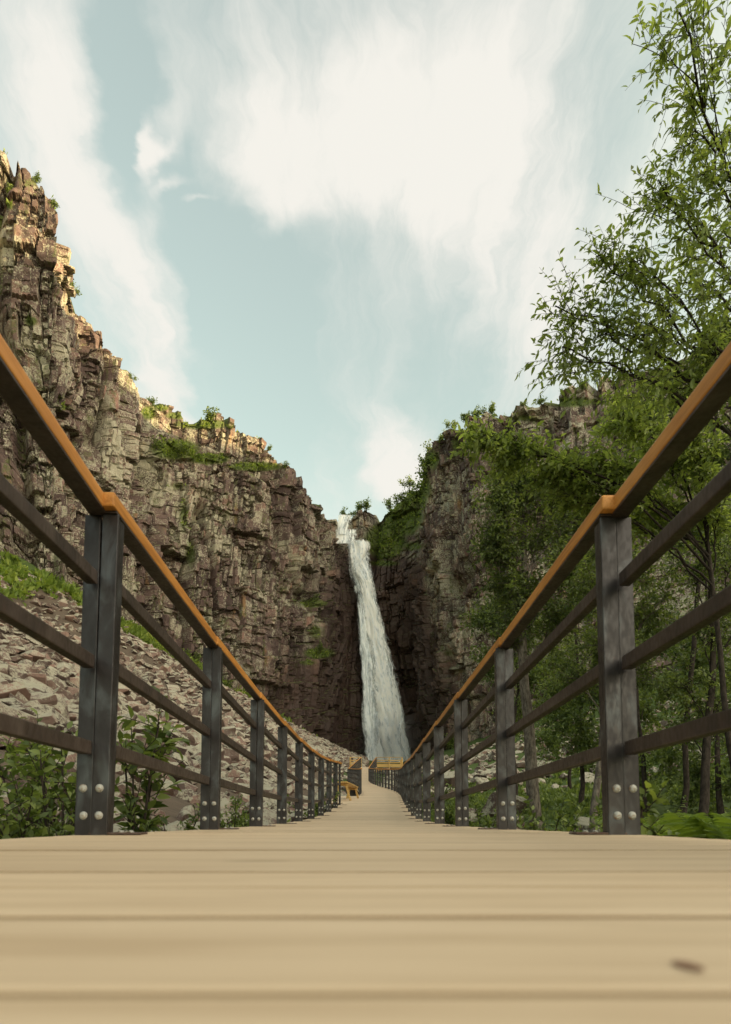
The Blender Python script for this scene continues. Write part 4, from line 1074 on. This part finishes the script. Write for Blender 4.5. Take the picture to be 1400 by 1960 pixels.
RB = [  # photo column, row of the foot, height in photo pixels, what sets it apart
    (656, 984, 20, 'small yellow-green tree standing right above the waterfall crest'), (690, 978, 16, 'dark bush on the rim just right of the waterfall crest'), (676, 986, 10, 'tiny bush between the crest tree and the dark rim bush'),
    (712, 962, 18, 'thin bush on the rocky rim right of the crest, against the sky'), (730, 950, 20, 'bush at the lower end of the green gully rim'), (748, 942, 16, 'bush halfway up the gully rim under the pale cloud'), (775, 915, 22, 'leafy bush high on the gully rim'),
    (800, 895, 24, 'large bush near the top of the gully rim'), (822, 872, 24, 'dark bush where the gully meets the right buttress'), (845, 845, 20, 'bush on the left shoulder of the right buttress'), (862, 824, 20, 'bush leaning out below the right buttress top'),
    (884, 808, 16, 'leftmost bush on the flat top of the right buttress'), (912, 797, 20, 'round bush on top of the right buttress'), (940, 792, 20, 'darker bush on top of the right buttress beside the round one'), (1003, 778, 12, 'low bush on the right rim past the notch'),
    (1028, 770, 14, 'small windblown tree on the right rim'), (1082, 757, 12, 'low bush on the right rim nearer the leafy tree'), (1120, 744, 18, 'spindly tree on the right rim beside the leafy branches'), (1150, 735, 18, 'last rim tree before the foliage hides the right rim'),
    (404, 808, 24, 'sunlit bush on the grassy top of the left cliff'), (440, 822, 10, 'low bush on the left rim right of the sunlit one'), (290, 775, 14, 'yellowish bush on the left rim in the notch'), (162, 578, 18, 'bush on the step of the left rim below the tower'),
    (76, 338, 18, 'bush on the top edge of the left rock tower'), (114, 392, 16, 'bush on the right corner of the left rock tower'), (20, 372, 18, 'bright bush just under the top of the left rock tower'), (546, 898, 14, 'dark bush at the right end of the grassy ledge'),
    (516, 862, 10, 'small bush on the right end of the upper left tier'), (258, 728, 12, 'bush clinging to the rim beside the sunlit left face'), (600, 1155, 18, 'dark green bush on the wall left of the waterfall, upper one'), (615, 1248, 18, 'green bush on the wall left of the waterfall, lower one'),
    (60, 618, 16, 'bush growing in a crack of the left tower face'), (300, 860, 22, 'dark bush at the left end of the grassy ledge'), (345, 868, 16, 'bush on the grassy ledge under the upper left tier'), (425, 882, 12, 'low bush midway on the grassy ledge'),
    (790, 960, 34, 'big dark shrub in the middle of the green gully'), (815, 925, 34, 'big shrub in the upper green gully against the buttress'), (770, 985, 26, 'shrub in the middle of the green gully, left of the big dark one'), (750, 1020, 20, 'low shrub in the lower green gully'),
    (345, 1262, 34, 'dark green bush at the foot of the left cliff, seen through the railing'), (372, 1276, 26, 'smaller bush beside the dark one at the foot of the left cliff'), (438, 1312, 20, 'bush at the cliff foot behind the second left post'), (140, 1135, 22, 'bush at the cliff foot left of the near left post'),
    (862, 1400, 26, 'green bush in the gorge floor right of the waterfall base')]
vis_i = np.nonzero(vis.ravel())[0]; vis_x, vis_y = PXA.ravel()[vis_i], PYA.ravel()[vis_i]
for k, (px, py, hp, lab) in enumerate(RB):
    if py < 1290:
        q = CLA.reshape(-1, 3)[vis_i[np.argmin((vis_x - px) ** 2 + (vis_y - py - 2) ** 2)]]
    else:
        q = np.array(P(px, py, wall_depth(px, py) - 6)); q[2] = float(ground_z(q[0], q[1]))
    d = q[1]; h = hp * d / FPX * 1.25; p = Vector(q) - Vector((0, 0, .08 * h))
    a, b = BS[k % 6]
    root = ob('bush', None, label=lab, cat='bush', group='bushes on the gorge walls'); root.location = p; root.rotation_euler = (0, 0, random.uniform(0, 6.28)); root.scale = (h * random.uniform(.9, 1.3), h * random.uniform(.9, 1.3), h)
    ob('trunk', a, None, root); ob('crown', b, None, root)
